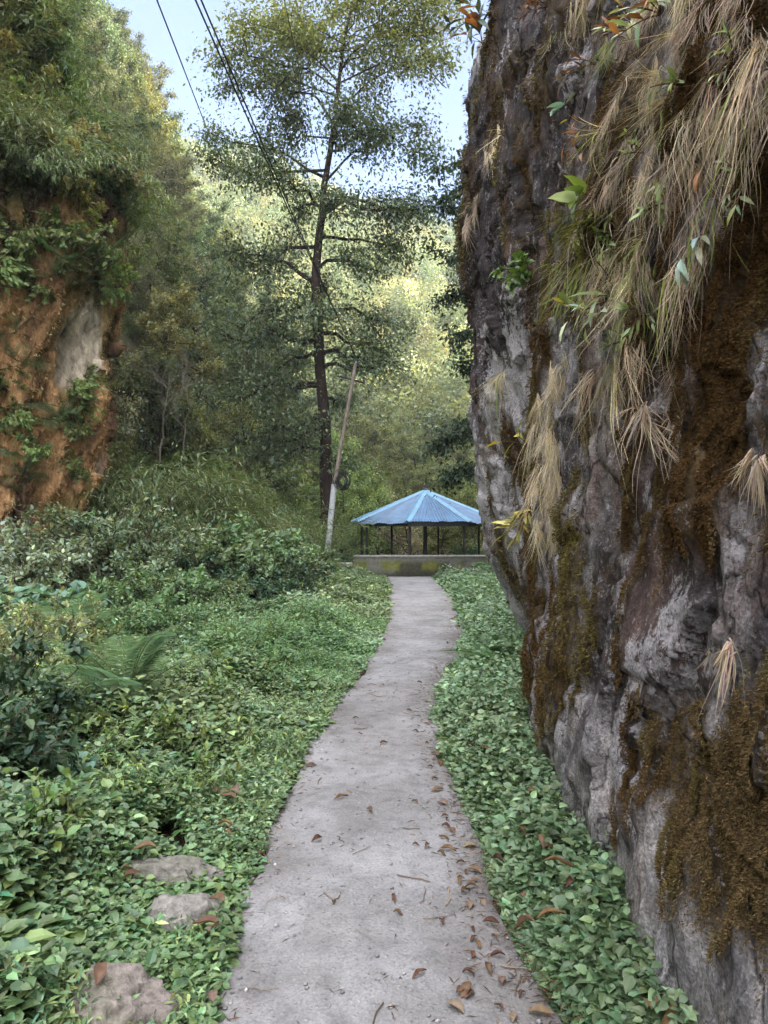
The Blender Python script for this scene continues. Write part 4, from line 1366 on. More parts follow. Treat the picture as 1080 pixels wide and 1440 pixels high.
for k in range(8):
    m = MB()
    a = cn[k] * 1.0
    t = np.linspace(0, 1, 8)[:, None]
    d = unit(apex - a); s = unit(np.cross(d, [0, 0, 1.0])); n_ = np.cross(s, d)
    pts = a + (apex - a) * t
    L_ = pts + s * .13 + n_ * -.012; R_ = pts - s * .13 + n_ * -.012; C_ = pts + n_ * .055
    grid(m, np.stack([L_, C_, R_], 1), np.broadcast_to(np.array([.12, .29, .44]), (8, 3, 3)))
    m.build("ridge_cap", M_ROOF, pav)
m = MB(); tube(m, [[0, 0, AZ_ - FLOOR - .1], [0, 0, AZ_ - FLOOR + .07], [0, 0, AZ_ - FLOOR + .10], [0, 0, AZ_ - FLOOR + .22]], [.1, .09, .06, .06], (.05, .05, .055), 10)
m.build("finial", M_METAL, pav)
POST = (.022, .024, .026)
for k in range(8):
    p = cn[k] * np.array([.86, .86, 1])
    m = MB(); tube(m, [[p[0], p[1], 0], [p[0], p[1], EZ - FLOOR + .10]], .05, POST, 10)
    tube(m, [[p[0], p[1], 0], [p[0], p[1], .03]], .10, POST, 10)
    m.build("post", M_METAL, pav)
m = MB(); tube(m, [[0, 0, 0], [0, 0, AZ_ - FLOOR - .15]], .085, POST, 12)
m.build("centre_post", M_METAL, pav)
for k in range(8):
    m = MB()
    e = cn[k] * np.array([.97, .97, 1]) + np.array([0, 0, -.05])
    tube(m, [[0, 0, AZ_ - FLOOR - .16], e], .035, POST, 6)
    br = np.array([cn[k][0] * .28, cn[k][1] * .28, 0]); zt = (EZ + (AZ_ - EZ) * .72) - FLOOR - .12
    tube(m, [[br[0] * .1, br[1] * .1, zt - .75], [br[0], br[1], zt]], .028, POST, 6)
    m.build("rafter", M_METAL, pav)
for k in range(8):
    m = MB(); tube(m, [cn[k] * np.array([.86, .86, 1]) + [0, 0, .02], cn[(k + 1) % 8] * np.array([.86, .86, 1]) + [0, 0, .02]], .035, POST, 6)
    m.build("ring_beam", M_METAL, pav)
for k in range(8):
    a_, b_ = cn[k] * np.array([.955, .955, 1]), cn[(k + 1) % 8] * np.array([.955, .955, 1])
    o_ = unit((a_ + b_) * np.array([.5, .5, 0])) * .03
    m = MB(); z0, z1 = np.array([0, 0, -.17]), np.array([0, 0, .0])
    m.add(np.array([a_ + z0, b_ + z0, b_ + z1, a_ + z1, a_ + z0 - o_, b_ + z0 - o_, b_ + z1 - o_, a_ + z1 - o_]), np.array([[0, 1, 2, 3], [5, 4, 7, 6], [4, 5, 1, 0], [3, 2, 6, 7]]), (.03, .034, .04))
    m.build("fascia", M_METAL, pav)
m = MB()
oc = np.array([[math.cos(rot + k * math.pi / 4) * 2.95, math.sin(rot + k * math.pi / 4) * 2.95] for k in range(8)])
v = np.concatenate([np.c_[oc, np.full(8, .03)], np.c_[oc, np.full(8, -.3)]])
m.add(v, [np.array([list(range(8))]), np.array([[k, k + 8, (k + 1) % 8 + 8, (k + 1) % 8] for k in range(8)])], (.2, .19, .18))
m.build("floor_slab", M_CONC, pav)

# low concrete wall in front of the pavilion
x0, x1 = at(498, 790, 27.6)[0], at(712, 790, 27.6)[0]
wall = tag(empty("low_wall", (x0, 27.6, -.5)), "low mossy stained concrete wall with a pale coping in front of the pavilion", "wall")
m = MB()
nx, nz = 90, 14
U, W = np.meshgrid(np.linspace(0, x1 - x0, nx), np.linspace(-.3, .72, nz))
dn = .012 * fbm(U * 3, W * 3, U * 0, 4, 501)
st = sstep(-.05, .35, fbm(U * 1.6, W * .7, U * 0, 4, 511)) * sstep(.7, .45, W)
c = (1 - st[..., None]) * np.array([.17, .165, .15]) + st[..., None] * np.array([.06, .062, .04])
ml = (sstep(.1, .4, fbm(U * 2.6 + 5, W * 2, U * 0, 4, 521)) * np.exp(-((W - .42) / .18) ** 2))[..., None]
c = c * (1 - ml) + ml * np.array([.16, .17, .035])
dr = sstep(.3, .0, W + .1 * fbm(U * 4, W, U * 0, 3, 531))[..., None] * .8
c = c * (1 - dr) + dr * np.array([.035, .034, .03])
grid(m, np.stack([U, dn, W], -1), c)
box(m, (0.02, .03, -.3), (x1 - x0 - .02, .28, .715), (.15, .145, .13))
m.build("wall_body", M_CONC, wall)
m = MB(); box(m, (-.03, -.035, .722), (x1 - x0 + .03, .31, .80), (.24, .235, .22), .012)
m.build("coping", M_CONC, wall)
# low concrete slab seat at its left end
slab = tag(empty("stone_slab", (at(477, 795, 27.2)[0], 27.2, -.35)), "low grey concrete ledge between the leaning pole and the wall", "ledge")
m = MB(); box(m, (-.62, -.25, .30), (.46, .3, .40), (.27, .27, .26), .015); m.build("top_slab", M_CONC, slab)
m = MB(); box(m, (-.5, -.12, -.3), (-.3, .2, .295), (.11, .11, .10), .01); box(m, (.2, -.12, -.3), (.4, .2, .295), (.11, .11, .10), .01); m.build("support", M_CONC, slab)

# ------------------------------------------------------------------ leaning pole, cable coil, wires
PYd = 25.0
pb, pm, pt = at(456, 818, PYd), at(470, 681, PYd), at(500, 512, PYd)
pole = tag(empty("utility_pole", pb), "thin leaning utility pole, grey pipe below and rusty pole above", "pole")
m = MB(); tube(m, [-.1 * (pm - pb), pm - pb], .095, (.40, .42, .44), 14); m.build("lower_pipe", M_METAL, pole)
m = MB(); tube(m, [pm - pb - .15 * unit(pt - pm), pt - pb], [.066, .055], (.19, .16, .14), 12); m.build("upper_pole", M_BARK, pole)
m = MB(); q = unit(pt - pm); c0 = pm + q * .02; tube(m, [c0 - pb, c0 + q * .10 - pb], .085, (.10, .09, .08), 12); m.build("collar", M_METAL, pole)
ca, cb = at(478, 529, PYd), at(513, 539, PYd)
m = MB(); tube(m, [ca - pb, cb - pb], .035, (.05, .04, .035), 6); m.build("crossarm", M_BARK, pole)
for q in (at(503, 509, PYd), at(512, 533, PYd)):
    m = MB(); tube(m, np.array([q - [0, 0, .10], q - [0, 0, .03], q, q + [0, 0, .05], q + [0, 0, .08]]) - pb, [.02, .05, .03, .05, .02], (.06, .05, .05), 9); m.build("insulator", M_METAL, pole)
# coil of spare cable
cc_ = at(482, 676, PYd - .15)
coil = tag(empty("cable_coil", cc_), "dark coil of spare cable hung on the leaning pole", "cable coil")
m = MB()
for k in range(13):
    a = np.linspace(0, 2 * math.pi, 28); rr = rng.uniform(.10, .30)
    tube(m, np.stack([rr * np.cos(a) * .75 + rng.normal(0, .05), .05 * np.sin(a * 2 + k) + rng.normal(0, .03), rr * np.sin(a) * 1.1 + rng.normal(0, .05)], 1), .012, (.02, .02, .022), 5)
m.build("cable_loops", M_CABLE, coil)


def wire(name, pts, label, rad=.014, n=60, group=None):
    w = spline(pts, n)
    o_ = w[-1]
    m_ = MB(); tube(m_, w - o_, rad, (.025, .027, .03), 5)
    ob = m_.build(name, M_CABLE)
    ob.location = o_
    tag(ob, label, "wire", group)


def over(a, b, ext, sag, n=9):
    """wire from b back past a over the camera, hanging a little"""
    a, b = np.asarray(a), np.asarray(b)
    t = np.linspace(-ext, 1, n)[:, None]
    p = a * (1 - t) + b * t
    p[:, 2] -= sag * (1 - ((t[:, 0] + ext) / (1 + ext) * 2 - 1) ** 2)
    return p


s1 = .25
wire("overhead_wire", over(at(275, 0, 10) + [0, 0, s1], at(503, 509, PYd) + [0, 0, .06], .9, s1), "left wire of the close pair running up from the leaning pole", .013)
wire("overhead_wire", over(at(283, 0, 10) + [0, 0, s1], at(512, 531, PYd) + [0, 0, .06], .9, s1), "right wire of the close pair running up from the leaning pole", .013)
wire("overhead_wire", over(at(220, -2, 20), at(312, 235, 42), .5, .0), "single wire crossing the sky left of the close pair", .022)
wire("overhead_wire", over(at(399, -5, 22), at(470, 330, 26), .3, .0), "thin hanging vine-like wire in front of the tall tree's upper crown", .012)

# ------------------------------------------------------------------ ground cover
def plants(mb, X, Y, Zb, h, ls, col, tmpl, nl=6, seed=1, tilt=.6, vv=.32, hh=.12, reach=.8):
    """little herbs: nl leaves fanned round each centre, in two tiers"""
    r = np.random.default_rng(seed)
    n = len(X)
    if n == 0: return
    k = np.tile(np.arange(nl), n); i = np.repeat(np.arange(n), nl)
    az = i * 2.4 + k * (2 * math.pi / nl * 2.02) + r.normal(0, .35, n * nl)
    tier = (k % 2)
    el = r.normal(-.05, tilt * .5, n * nl) + .15 * tier
    d = np.stack([np.cos(az) * np.cos(el), np.sin(az) * np.cos(el), np.sin(el)], 1)
    hz = h[i] * (.55 + .40 * tier + r.normal(0, .13, n * nl)) * np.exp(r.normal(0, .16, n))[i]
    p = np.stack([X[i] + np.cos(az) * ls[i] * .18 * reach, Y[i] + np.sin(az) * ls[i] * .18 * reach, Zb[i] + hz], 1)
    up = np.array([0, 0, 1.0]) + tilt * .8 * sph(n * nl, r)
    c = np.repeat(col, nl, 0) * np.exp(r.normal(0, vv, (n * nl, 1))) * (1 + r.normal(0, hh, (n * nl, 1)) * np.array([[1, .1, -.6]]))
    leaves(mb, tmpl, p, d, up, ls[i] * r.uniform(.65, 1.25, n * nl), np.clip(c, .01, .8), 1.2)


def cover_height(x, y):
    d = path_l(y) - x
    return (.03 + .22 * sstep(.0, 1.3, d)) * (.35 + .95 * sstep(-.5, .6, fbm(x * 1.7, y * 1.7, x * 0, 3, 601)))


G_MID, G_PALE, G_DARK, G_YEL = np.array([.120, .205, .085]), np.array([.20, .295, .165]), np.array([.045, .085, .045]), np.array([.18, .245, .095])
# left bank
STONES = [(235, 1243, 3.36, .20, .09, .10), (258, 1306, 3.02, .135, .10, .10), (145, 1445, 2.45, .20, .13, .14)]
for band, (y0, y1, n, l0, l1, tm, nl, wmax) in enumerate(((1.9, 4.2, 15000, .024, .046, LEAF_HI, 6, 2.6), (4.2, 7.5, 22000, .028, .050, LEAF_HI, 6, 4.2), (7.5, 13, 26000, .038, .066, LEAF_LO, 6, 6.0), (13, 29, 26000, .06, .11, LEAF_LO, 6, 7.5))):
    r = np.random.default_rng(700 + band)
    Y = r.uniform(y0, y1, n); D = r.random(n) ** 1.15 * wmax - .03
    X = path_l(Y) - D
    bare = fbm(X * 1.9, Y * 1.9, X * 0, 3, 611)
    keep = (bare < .95) & (X > -.56 * Y - 1.2) & ~((D < .1) & (r.random(n) < .65))
    for (px, py, sy, rx_, ry_, rz_) in STONES:
        sx = at(px, py, sy)[0]
        keep &= ((X - sx) / (rx_ * .85)) ** 2 + ((Y - sy) / (ry_ * .95)) ** 2 > 1
    X, Y, D = X[keep], Y[keep], D[keep]
    h = cover_height(X, Y) + .02
    t1 = sstep(-.35, .45, fbm(X * .8, Y * .8, X * 0, 3, 621) + r.normal(0, .25, len(X)))[:, None]
    t2 = (sstep(.2, .55, fbm(X * .55 + 7, Y * .55, X * 0, 3, 631)))[:, None]
    c = (G_MID * (1 - t1) + G_PALE * t1) * (1 - .5 * t2) + .5 * t2 * G_YEL
    mb = MB()
    ls = r.uniform(l0, l1, len(X)) * np.exp(.42 * fbm(X * 1.5, Y * 1.5, X * 0, 3, 641) + r.normal(0, .18, len(X)))
    plants(mb, X, Y, gz(X, Y), h, ls, c, tm, nl, 800 + band)
    # a second, finer-leaved species and some grass growing through in patches
    nn_ = n // 2
    Y2 = r.uniform(y0, y1, nn_); D2 = r.random(nn_) ** 1.1 * wmax; X2 = path_l(Y2) - D2
    ok = (fbm(X2 * 1.4 + 3, Y2 * 1.4, X2 * 0, 3, 651) > .05) & (X2 > -.56 * Y2 - 1.2)
    X2, Y2, D2 = X2[ok], Y2[ok], D2[ok]
    plants(mb, X2, Y2, gz(X2, Y2), cover_height(X2, Y2) * 1.25 + .03, r.uniform(l0, l1, len(X2)) * 1.25, vary((.16, .245, .11), len(X2), .25, .1, r), LEAF_LONG if band < 2 else LEAF_THIN, 7, 850 + band, tilt=1.0)
    k = r.choice(len(X2), len(X2) // 4, replace=False)
    leaves(mb, LEAF_THIN, np.stack([X2[k], Y2[k], gz(X2[k], Y2[k])], 1), np.array([0, 0, 1.0]) + .45 * sph(len(k), r), sph(len(k), r), cover_height(X2[k], Y2[k]) * r.uniform(1.0, 1.8, len(k)), vary((.17, .22, .07), len(k), .3, .15, r), .32)
    # thin stalks carrying the upper leaves
    if band < 2:
        k = r.choice(len(X), len(X) // 3, replace=False)
        leaves(mb, LEAF_THIN, np.stack([X[k], Y[k], gz(X[k], Y[k])], 1), np.array([0, 0, 1.0]) + .15 * sph(len(k), r), sph(len(k), r), h[k] * 1.05, np.array([.09, .10, .04]), .5)
    tag(mb.build("ground_cover", M_LEAFNEAR), kind='stuff')

# right strip between path and rock
for band, (y0, y1, n, l0, l1, tm) in enumerate(((2.0, 6.3, 10000, .034, .058, LEAF_HI), (6.3, 12, 9000, .04, .068, LEAF_HI), (12, 28, 9000, .08, .13, LEAF_LO))):
    r = np.random.default_rng(720 + band)
    Y = r.uniform(y0, y1, n)
    lo = path_r(Y) + np.interp(Y, [2, 3.1, 3.9, 5, 6.4, 8], [.06, .0, .0, -.02, -.05, -.06]) + .06 * fbm(Y * 2.5, Y * 0, Y * 0, 3, 651)
    hi = np.where(Y < 11.3, cliff_x(np.minimum(Y, 12), np.full(n, .12)) - .02, path_r(Y) + 4)
    U = r.random(n)
    X = lo + (hi - lo) * U
    ok = hi > lo + .02
    X, Y, U, w = X[ok], Y[ok], U[ok], (hi - lo)[ok]
    h = (.02 + .21 * sstep(0, .35, U * w)) * (.7 + .5 * sstep(-.4, .5, fbm(X * 2, Y * 2, X * 0, 3, 661)))
    h = h * np.where(Y > 11.3, 1.3, 1)
    t1 = sstep(-.35, .45, fbm(X * 1.1, Y * 1.1, X * 0, 3, 671) + r.normal(0, .25, len(X)))[:, None]
    c = np.array([.125, .215, .11]) * (1 - t1) + np.array([.205, .31, .18]) * t1
    c = c * np.where(Y > 9, 1.0, 1.0)[:, None]
    mb = MB()
    plants(mb, X, Y, gz(X, Y) - .02, h, r.uniform(l0, l1, len(X)), c, tm, 5, 820 + band, tilt=.72, hh=.08, vv=.3)
    tag(mb.build("ground_cover", M_LEAFNEAR), kind='stuff')

# ------------------------------------------------------------------ shrubs of the left bank
R_ = np.random.default_rng
S_DARK = Stamp(shrub("leafy_shrub", R_(231), 1.0, .65, 10, 1500, LEAF_HI, .085, (.052, .098, .052), lowbare=.1))
S_MID = Stamp(shrub("leafy_shrub", R_(232), 1.0, .7, 10, 1700, LEAF_HI, .075, (.12, .19, .085), lowbare=.1))
S_OLIVE = Stamp(shrub("tall_herb", R_(233), 1.1, .45, 11, 900, LEAF_HI, .085, (.20, .235, .11), lowbare=.35, twig_col=(.12, .09, .05)))
S_BIG = Stamp(shrub("broad_leaved_plant", R_(234), .8, .6, 8, 190, LEAF_BIG, .19, (.12, .21, .13), lowbare=.35))
S_PALE = Stamp(shrub("grey_leaved_herb", R_(235), 1.1, .5, 11, 1100, LEAF_HI, .075, (.22, .27, .18), lowbare=.3, twig_col=(.10, .08, .05)))
S_FINE = Stamp(shrub("fine_leaved_shrub", R_(236), 1.2, .8, 11, 2600, LEAF_LO, .06, (.13, .18, .10), lowbare=.15))


def place(st, spots, label, cat, group, tilt=.0):
    for i, (px, Y, s) in enumerate(spots):
        x = at(px, 900, Y)[0]
        st.put((x, Y, gz(x, Y) - .03), rng.uniform(0, 6.28), s * rng.uniform(.92, 1.08), (rng.normal(0, .05), rng.normal(0, .05)), label, cat, group)


place(S_DARK, [(-5, 4.4, .72), (25, 4.9, .75), (-30, 4.0, .8), (10, 5.5, .7), (60, 5.6, .5), (-30, 5.2, .85)], "dark green leafy shrub in the deep shade at the near left edge", "shrub", "dark shrubs at the near left edge")
place(S_OLIVE, [(60, 6.6, .62), (95, 6.2, .6), (130, 7.0, .6), (30, 6.8, .7), (75, 7.4, .7), (150, 6.5, .5), (0, 7.0, .7), (110, 8.0, .7), (40, 8.2, .75), (-10, 6.3, .7)], "pale olive herb with yellowing leaves left of the fern", "herb", "olive herbs left of the fern")
place(S_BIG, [(15, 10.6, .9), (60, 10.4, .95), (110, 10.2, .8), (-10, 11, 1.0), (85, 11.2, .95), (150, 10.0, .7)], "broad-leaved blue-green plant in front of the pale herbs", "plant", "broad-leaved plants by the left edge")
place(S_PALE, [(5, 12.4, 1.35), (40, 12.8, 1.4), (75, 13.0, 1.4), (105, 12.6, 1.25), (20, 13.8, 1.5), (60, 14.2, 1.5), (95, 14, 1.4), (-20, 13.2, 1.5), (125, 13.4, 1.1), (35, 11.8, 1.2), (85, 11.9, 1.1)], "tall pale grey-green herb below the orange cliff", "herb", "pale herbs below the orange cliff")
place(S_FINE, [(150, 13.6, 2.0), (165, 14.5, 1.9), (185, 13.2, 1.4), (205, 14.4, 1.55), (225, 13.5, 1.4), (130, 14.6, 1.7), (250, 14.5, 1.5), (180, 15.5, 1.5), (215, 16, 1.5), (245, 16.4, 1.5)], "fine-leaved upright shrub at the right foot of the orange cliff", "shrub", "fine-leaved shrubs by the orange cliff")
place(S_MID, [(275, 14.2, 1.5), (300, 15.2, 1.65), (325, 14.4, 1.35), (350, 15.6, 1.5), (375, 15.0, 1.3), (395, 15.8, 1.35), (415, 16.6, 1.3), (310, 16.8, 2.0), (345, 17.5, 1.9), (270, 16.2, 1.9), (235, 12.5, 1.2), (380, 17.8, 1.6), (415, 18.8, 1.4), (432, 20.5, 1.3), (290, 12.8, .7)], "mid green leafy shrub in the thicket left of the pole", "shrub", "mid green shrubs left of the pole")
place(S_DARK, [(335, 13.6, 1.05), (365, 14.2, 1.15), (395, 14.4, 1.1), (300, 13.5, 1.0), (420, 15.2, .9), (260, 13, 1.0), (380, 13.4, .8), (410, 14, .8), (350, 12.6, .45), (405, 21, 1.4), (440, 23, 1.2), (200, 12.2, .8), (165, 12, .8)], "dark green shrub in the front of the thicket left of the pole", "shrub", "dark shrubs left of the pole")
place(S_BIG, [(345, 12.2, .55), (385, 12.9, .5), (150, 5.2, .35), (215, 5.0, .35), (260, 5.6, .3), (235, 4.3, .32), (190, 4.5, .34), (100, 4.2, .4), (280, 8.6, .4), (390, 9.4, .35)], "broad-leaved green plant standing out of the low ground cover", "plant", "broad-leaved plants in the ground cover")
place(S_MID, [(235, 9.2, .72), (265, 10, .8), (200, 9.6, .8), (300, 10.5, .7), (170, 9, .72), (250, 11.4, .95), (330, 11.2, .65), (290, 9.6, .5), (135, 9.3, .8), (220, 8.3, .5), (310, 8.2, .38), (180, 11, 1.0), (215, 11.5, 1.05), (275, 11.8, .9), (310, 12, .85)], "mid green bushy shrub rising from the ground cover behind the fern", "shrub", "shrubs behind the fern")
place(F[0], [(215, 18, 2.3), (240, 19, 2.5), (265, 18.5, 2.2), (290, 20, 2.3), (190, 19, 2.6), (320, 21, 2.1), (345, 22, 1.8), (370, 23.5, 1.8), (300, 18.8, 1.3), (395, 24, 1.5)], "feathery green bamboo-like bush at the foot of the left slope", "bush", "feathery bushes at the slope foot")
place(F[1], [(230, 17.4, 1.5), (255, 20.5, 2.1), (280, 22, 2.2), (335, 19.5, 1.5), (405, 26, 1.9), (425, 25.5, 1.6), (380, 21, 1.5), (365, 26.5, 2.1), (440, 28.5, 1.7)], "feathery pale olive bush at the foot of the left slope", "bush", "pale feathery bushes at the slope foot")
place(S_MID, [(660, 33, 1.3), (690, 33.5, 1.5), (480, 30.5, 1.0), (700, 29, 1.0), (715, 26, .9)], "leafy shrub crowding round the pavilion", "shrub", "shrubs round the pavilion")

hs = []
for i in range(90):
    yy = 2.6 + 9 * rng.random(); dx = .35 + rng.random() ** .8 * (1.2 + .38 * yy); hs.append((yy, path_l(yy) - dx))
S_LOW = [Stamp(shrub("low_herb", R_(251), .42, .22, 6, 130, LEAF_HI, .062, (.14, .22, .075), lowbare=.25, twig_col=(.10, .10, .05))),
         Stamp(shrub("low_herb", R_(252), .40, .2, 5, 90, LEAF_LONG, .10, (.17, .25, .085), lowbare=.25, twig_col=(.10, .10, .05))),
         Stamp(shrub("low_herb", R_(253), .36, .24, 6, 110, LEAF_BIG, .075, (.13, .22, .12), lowbare=.3, twig_col=(.10, .08, .05)))]
for i, (yy, xx) in enumerate(hs):
    if any(abs(xx - at(p_, q_, y_)[0]) < .35 and yy < y_ + .3 and yy > y_ - .9 for p_, q_, y_, _, _, _ in STONES): continue
    k = int(rng.integers(0, 3))
    S_LOW[k].put((xx, yy, gz(xx, yy)), rng.uniform(0, 6.28), rng.uniform(.6, 1.15), (rng.normal(0, .1), rng.normal(0, .1)), ["small mid green herb poking out of the left ground cover", "small narrow-leaved bright herb poking out of the left ground cover", "small broad-leaved herb poking out of the left ground cover"][k], "herb", ["mid green", "narrow-leaved", "broad-leaved"][k] + " herbs in the left ground cover")
fern = Stamp(frond_fern("fern", 17, .95, (.19, .30, .16), R_(241), up=1.4, pin=24, leaf_w=.34, arch=.5))
x = at(180, 1040, 5.4)[0]
fern.put((x, 5.4, gz(x, 5.4) + .25), .4, .82, (0, 0), "large pale green fern standing in the left ground cover", "fern")
x = at(105, 900, 8.2)[0]
fern.put((x, 8.2, gz(x, 8.2) + .3), 1.7, .75, (0, 0), "smaller pale fern behind the olive herbs", "fern")
fr2 = Stamp(frond_fern("fern", 11, .75, (.11, .21, .09), R_(242), up=1.0, pin=40, leaf_w=.55, arch=.6))
fr2.put((at(705, 930, 8.6)[0], 8.6, gz(1.3, 8.6) + .02), .9, 1.0, (0, 0), "green fern at the foot of the overhang, back one of two", "fern")
fr2.put((at(722, 940, 8.0)[0], 8.0, gz(1.4, 8.0) + .02), 2.4, .85, (0, 0), "green fern at the foot of the overhang, front one of two", "fern")
fr2.put((at(682, 700, 27)[0] + .3, 26.8, -.4), 2.4, 1.5, (0, 0), "fern growing against the right end of the low wall", "fern")

# bare twiggy shrub in front of the left hillside
def bare_shrub(px, py, Y, H, label):
    b = at(px, py, Y)
    root = tag(empty("bare_shrub", b), label, "shrub")
    m = MB(); r = R_(int(px))
    def grow(p, d, ln, rad, lev):
        q = np.array([p + d * ln * t + r.normal(0, .03, 3) * ln * (t > 0) for t in np.linspace(0, 1, 5)])
        tube(m, q, np.linspace(rad, rad * .6, 5), (.13, .115, .095), 4, cap=False)
        if lev:
            for _ in range(4):
                grow(q[r.integers(2, 5)], unit(d + .75 * sph(1, r)[0] + [0, 0, .1]), ln * r.uniform(.5, .8), rad * .55, lev - 1)
    grow(np.zeros(3), unit(np.array([.1, 0, 1])), H * .45, .02, 3)
    m.build("stem", M_TWIG, root)


bare_shrub(225, 650, 18.5, 2.9, "leafless pale twiggy shrub at the foot of the left hillside")
bare_shrub(258, 640, 20.5, 2.8, "leafless grey shrub beside a brown hollow in the left slope")

# ------------------------------------------------------------------ stones
def stone(px, py, Y, rx_, ry_, rz_, label, seed, col=(.24, .225, .21)):
    p = at(px, py, Y)
    nu, nv = 40, 24
    u, v = np.meshgrid(np.linspace(0, 2 * math.pi, nu), np.linspace(-math.pi / 2, math.pi / 2, nv))
    d = np.stack([np.cos(v) * np.cos(u), np.cos(v) * np.sin(u), np.sin(v)], -1)
    k = 1 + .22 * fbm(d[..., 0] * 1.4 + seed, d[..., 1] * 1.4, d[..., 2] * 1.4, 3, seed) + .05 * fbm(d[..., 0] * 6 + seed, d[..., 1] * 6, d[..., 2] * 6, 3, seed + 5)
    k = k + .9 * facets(u * 1.0, v * 1.4, .7, seed + 30, .08, .3) * np.cos(v) + .03 * fbm(d[..., 0] * 14 + seed, d[..., 1] * 14, d[..., 2] * 14, 3, seed + 6)
    e = np.sign(d) * np.abs(d) ** .75
    P_ = e * k[..., None] * np.array([rx_, ry_, rz_])
    P_[:, -1] = P_[:, 0]
    lich = sstep(.0, .4, fbm(d[..., 0] * 2.5, d[..., 1] * 2.5 + seed, d[..., 2] * 2.5, 4, seed + 9))[..., None]
    c = np.array(col) * (1 - .35 * lich) + .35 * lich * np.array([.12, .13, .08])
    m = MB(); grid(m, P_, c)
    ob = m.build("stone", M_STONE, smooth=True)
    ob.location = (p[0], Y, float(gz(p[0], Y)) + rz_ * .15 - (.035 if rz_ > .13 else .01))
    tag(ob, label, "stone")


stone(*STONES[0], "flat grey stone half covered by leaves, farthest of three beside the path", 3, (.20, .19, .17))
stone(*STONES[1], "smooth grey rounded stone beside the path, middle of three", 8)
stone(*STONES[2], "large brownish-grey stone at the bottom edge left of the path", 14, (.23, .20, .18))

# ------------------------------------------------------------------ fallen leaves and litter
def dead_leaf(seed, L, W, col, curl):
    def make():
        r = R_(seed)
        nu, nv = 11, 5
        U, V = np.meshgrid(np.linspace(0, 1, nu), np.linspace(-1, 1, nv))
        wd = W * np.sin(np.pi * np.clip(U, .02, .98)) ** .8
        x_ = V * wd * np.cos(curl * V * .8); z_ = np.abs(V) ** 1.5 * wd * curl + .12 * L * curl * (np.sin(U * 2.6) ** 2) + .006 + .05 * L * curl * fbm(U * 3, V * 2, U * 0, 2, seed)
        y_ = (U - .5) * L; x_ = x_ + .12 * L * np.sin(U * 3 + seed)
        c = np.array(col)[None, None] * np.exp(.3 * fbm(U * 5, V * 3, U * 0, 3, seed + 3))[..., None]
        m = MB(); grid(m, np.stack([x_, y_, z_], -1), c)
        return m.build("dead_leaf", M_DRY, smooth=True)
    return make


DL = [Stamp(dead_leaf(1, .13, .02, (.17, .095, .055), .9)), Stamp(dead_leaf(2, .11, .03, (.155, .098, .066), .6)), Stamp(dead_leaf(3, .09, .022, (.12, .07, .05), 1.0)), Stamp(dead_leaf(4, .10, .032, (.22, .165, .125), .5)), Stamp(dead_leaf(5, .08, .02, (.11, .065, .045), .9))]
dl = ["long curled brown dead leaf", "broad orange-brown dead leaf", "small dark curled dead leaf", "pale tan dead leaf", "withered blackish dead leaf"]
def on_ground(px, py):
    Y = 1.57 / max((py - 730) / 1080, .01)
    for _ in range(6): Y = (1.57 + .02 * max(Y - 3, 0)) / ((py - 730) / 1080)
    return at(px, py, Y)[0], Y
spots = [(660 + 5 * (i % 7) + (i * 37) % 50 - 25 - int((1440 - py_) * .17), py_, [2, 4, 0, 4, 1, 2, 3][i % 7]) for i, py_ in enumerate(range(1130, 1436, 24))]
spots += [(590, 1372, 0), (555, 1262, 0), (648, 1395, 1), (660, 1400, 1), (640, 1418, 3), (480, 1122, 0), (437, 1075, 1), (630, 1197, 0), (585, 1190, 4), (600, 1192, 2), (648, 1215, 2), (655, 1228, 4), (690, 1300, 2), (672, 1330, 0), (560, 1285, 4), (625, 1150, 2), (635, 1170, 1), (615, 1110, 1), (605, 1080, 2), (612, 1060, 1), (618, 1075, 0),
         (585, 1030, 4), (575, 1000, 2), (600, 1020, 0), (540, 1045, 4), (445, 1180, 2), (660, 1190, 3), (668, 1240, 1), (680, 1270, 3), (695, 1320, 2), (655, 1255, 4), (700, 1345, 4), (640, 1130, 4), (600, 1045, 2), (622, 1130, 3), (520, 1140, 4), (705, 1380, 3), (735, 1400, 2), (720, 1430, 3), (760, 1425, 1), (470, 1270, 4), (690, 1365, 2), (665, 1310, 4), (628, 1165, 4), (612, 1095, 4), (647, 1240, 0), (636, 870, 1), (630, 905, 2), (622, 860, 2), (640, 880, 4), (615, 940, 2), (540, 900, 2), (530, 915, 1), (365, 1200, 2), (500, 1010, 4), (590, 960, 4)]
for (px, py, k) in spots:
    x, y = on_ground(px, py)
    s = 1.0 if y < 7 else 1.3
    DL[k].put((x, y, float(pz(np.float64(x), np.float64(y))) + .002), rng.uniform(0, 6.28), s * rng.uniform(.42, .78), (rng.normal(0, .1), rng.normal(0, .1)), dl[k] + " fallen on the grey path", "dead leaf", dl[k] + "s on the path")
for (px, py, k, hh_) in ((735, 1152, 0, .16), (790, 1157, 3, .18), (700, 1188, 2, .14), (690, 1040, 0, .18), (680, 1030, 1, .16), (748, 1095, 1, .17), (745, 1118, 3, .17), (770, 1190, 2, .2), (785, 1215, 0, .2), (800, 1245, 2, .2), (660, 1020, 1, .14), (735, 1255, 1, .18), (775, 1295, 0, .2), (740, 1310, 2, .2), (920, 1405, 1, .14), (935, 1412, 0, .12), (705, 950, 1, .14), (760, 1180, 2, .2)):
    x, y = on_ground(px, py + 60)
    DL[k].put((x, y, hh_), rng.uniform(0, 6.28), rng.uniform(.6, .95), (rng.normal(0, .3), rng.normal(0, .3)), dl[k] + " caught on the low green plants under the cliff", "dead leaf", dl[k] + "s on the right plants")
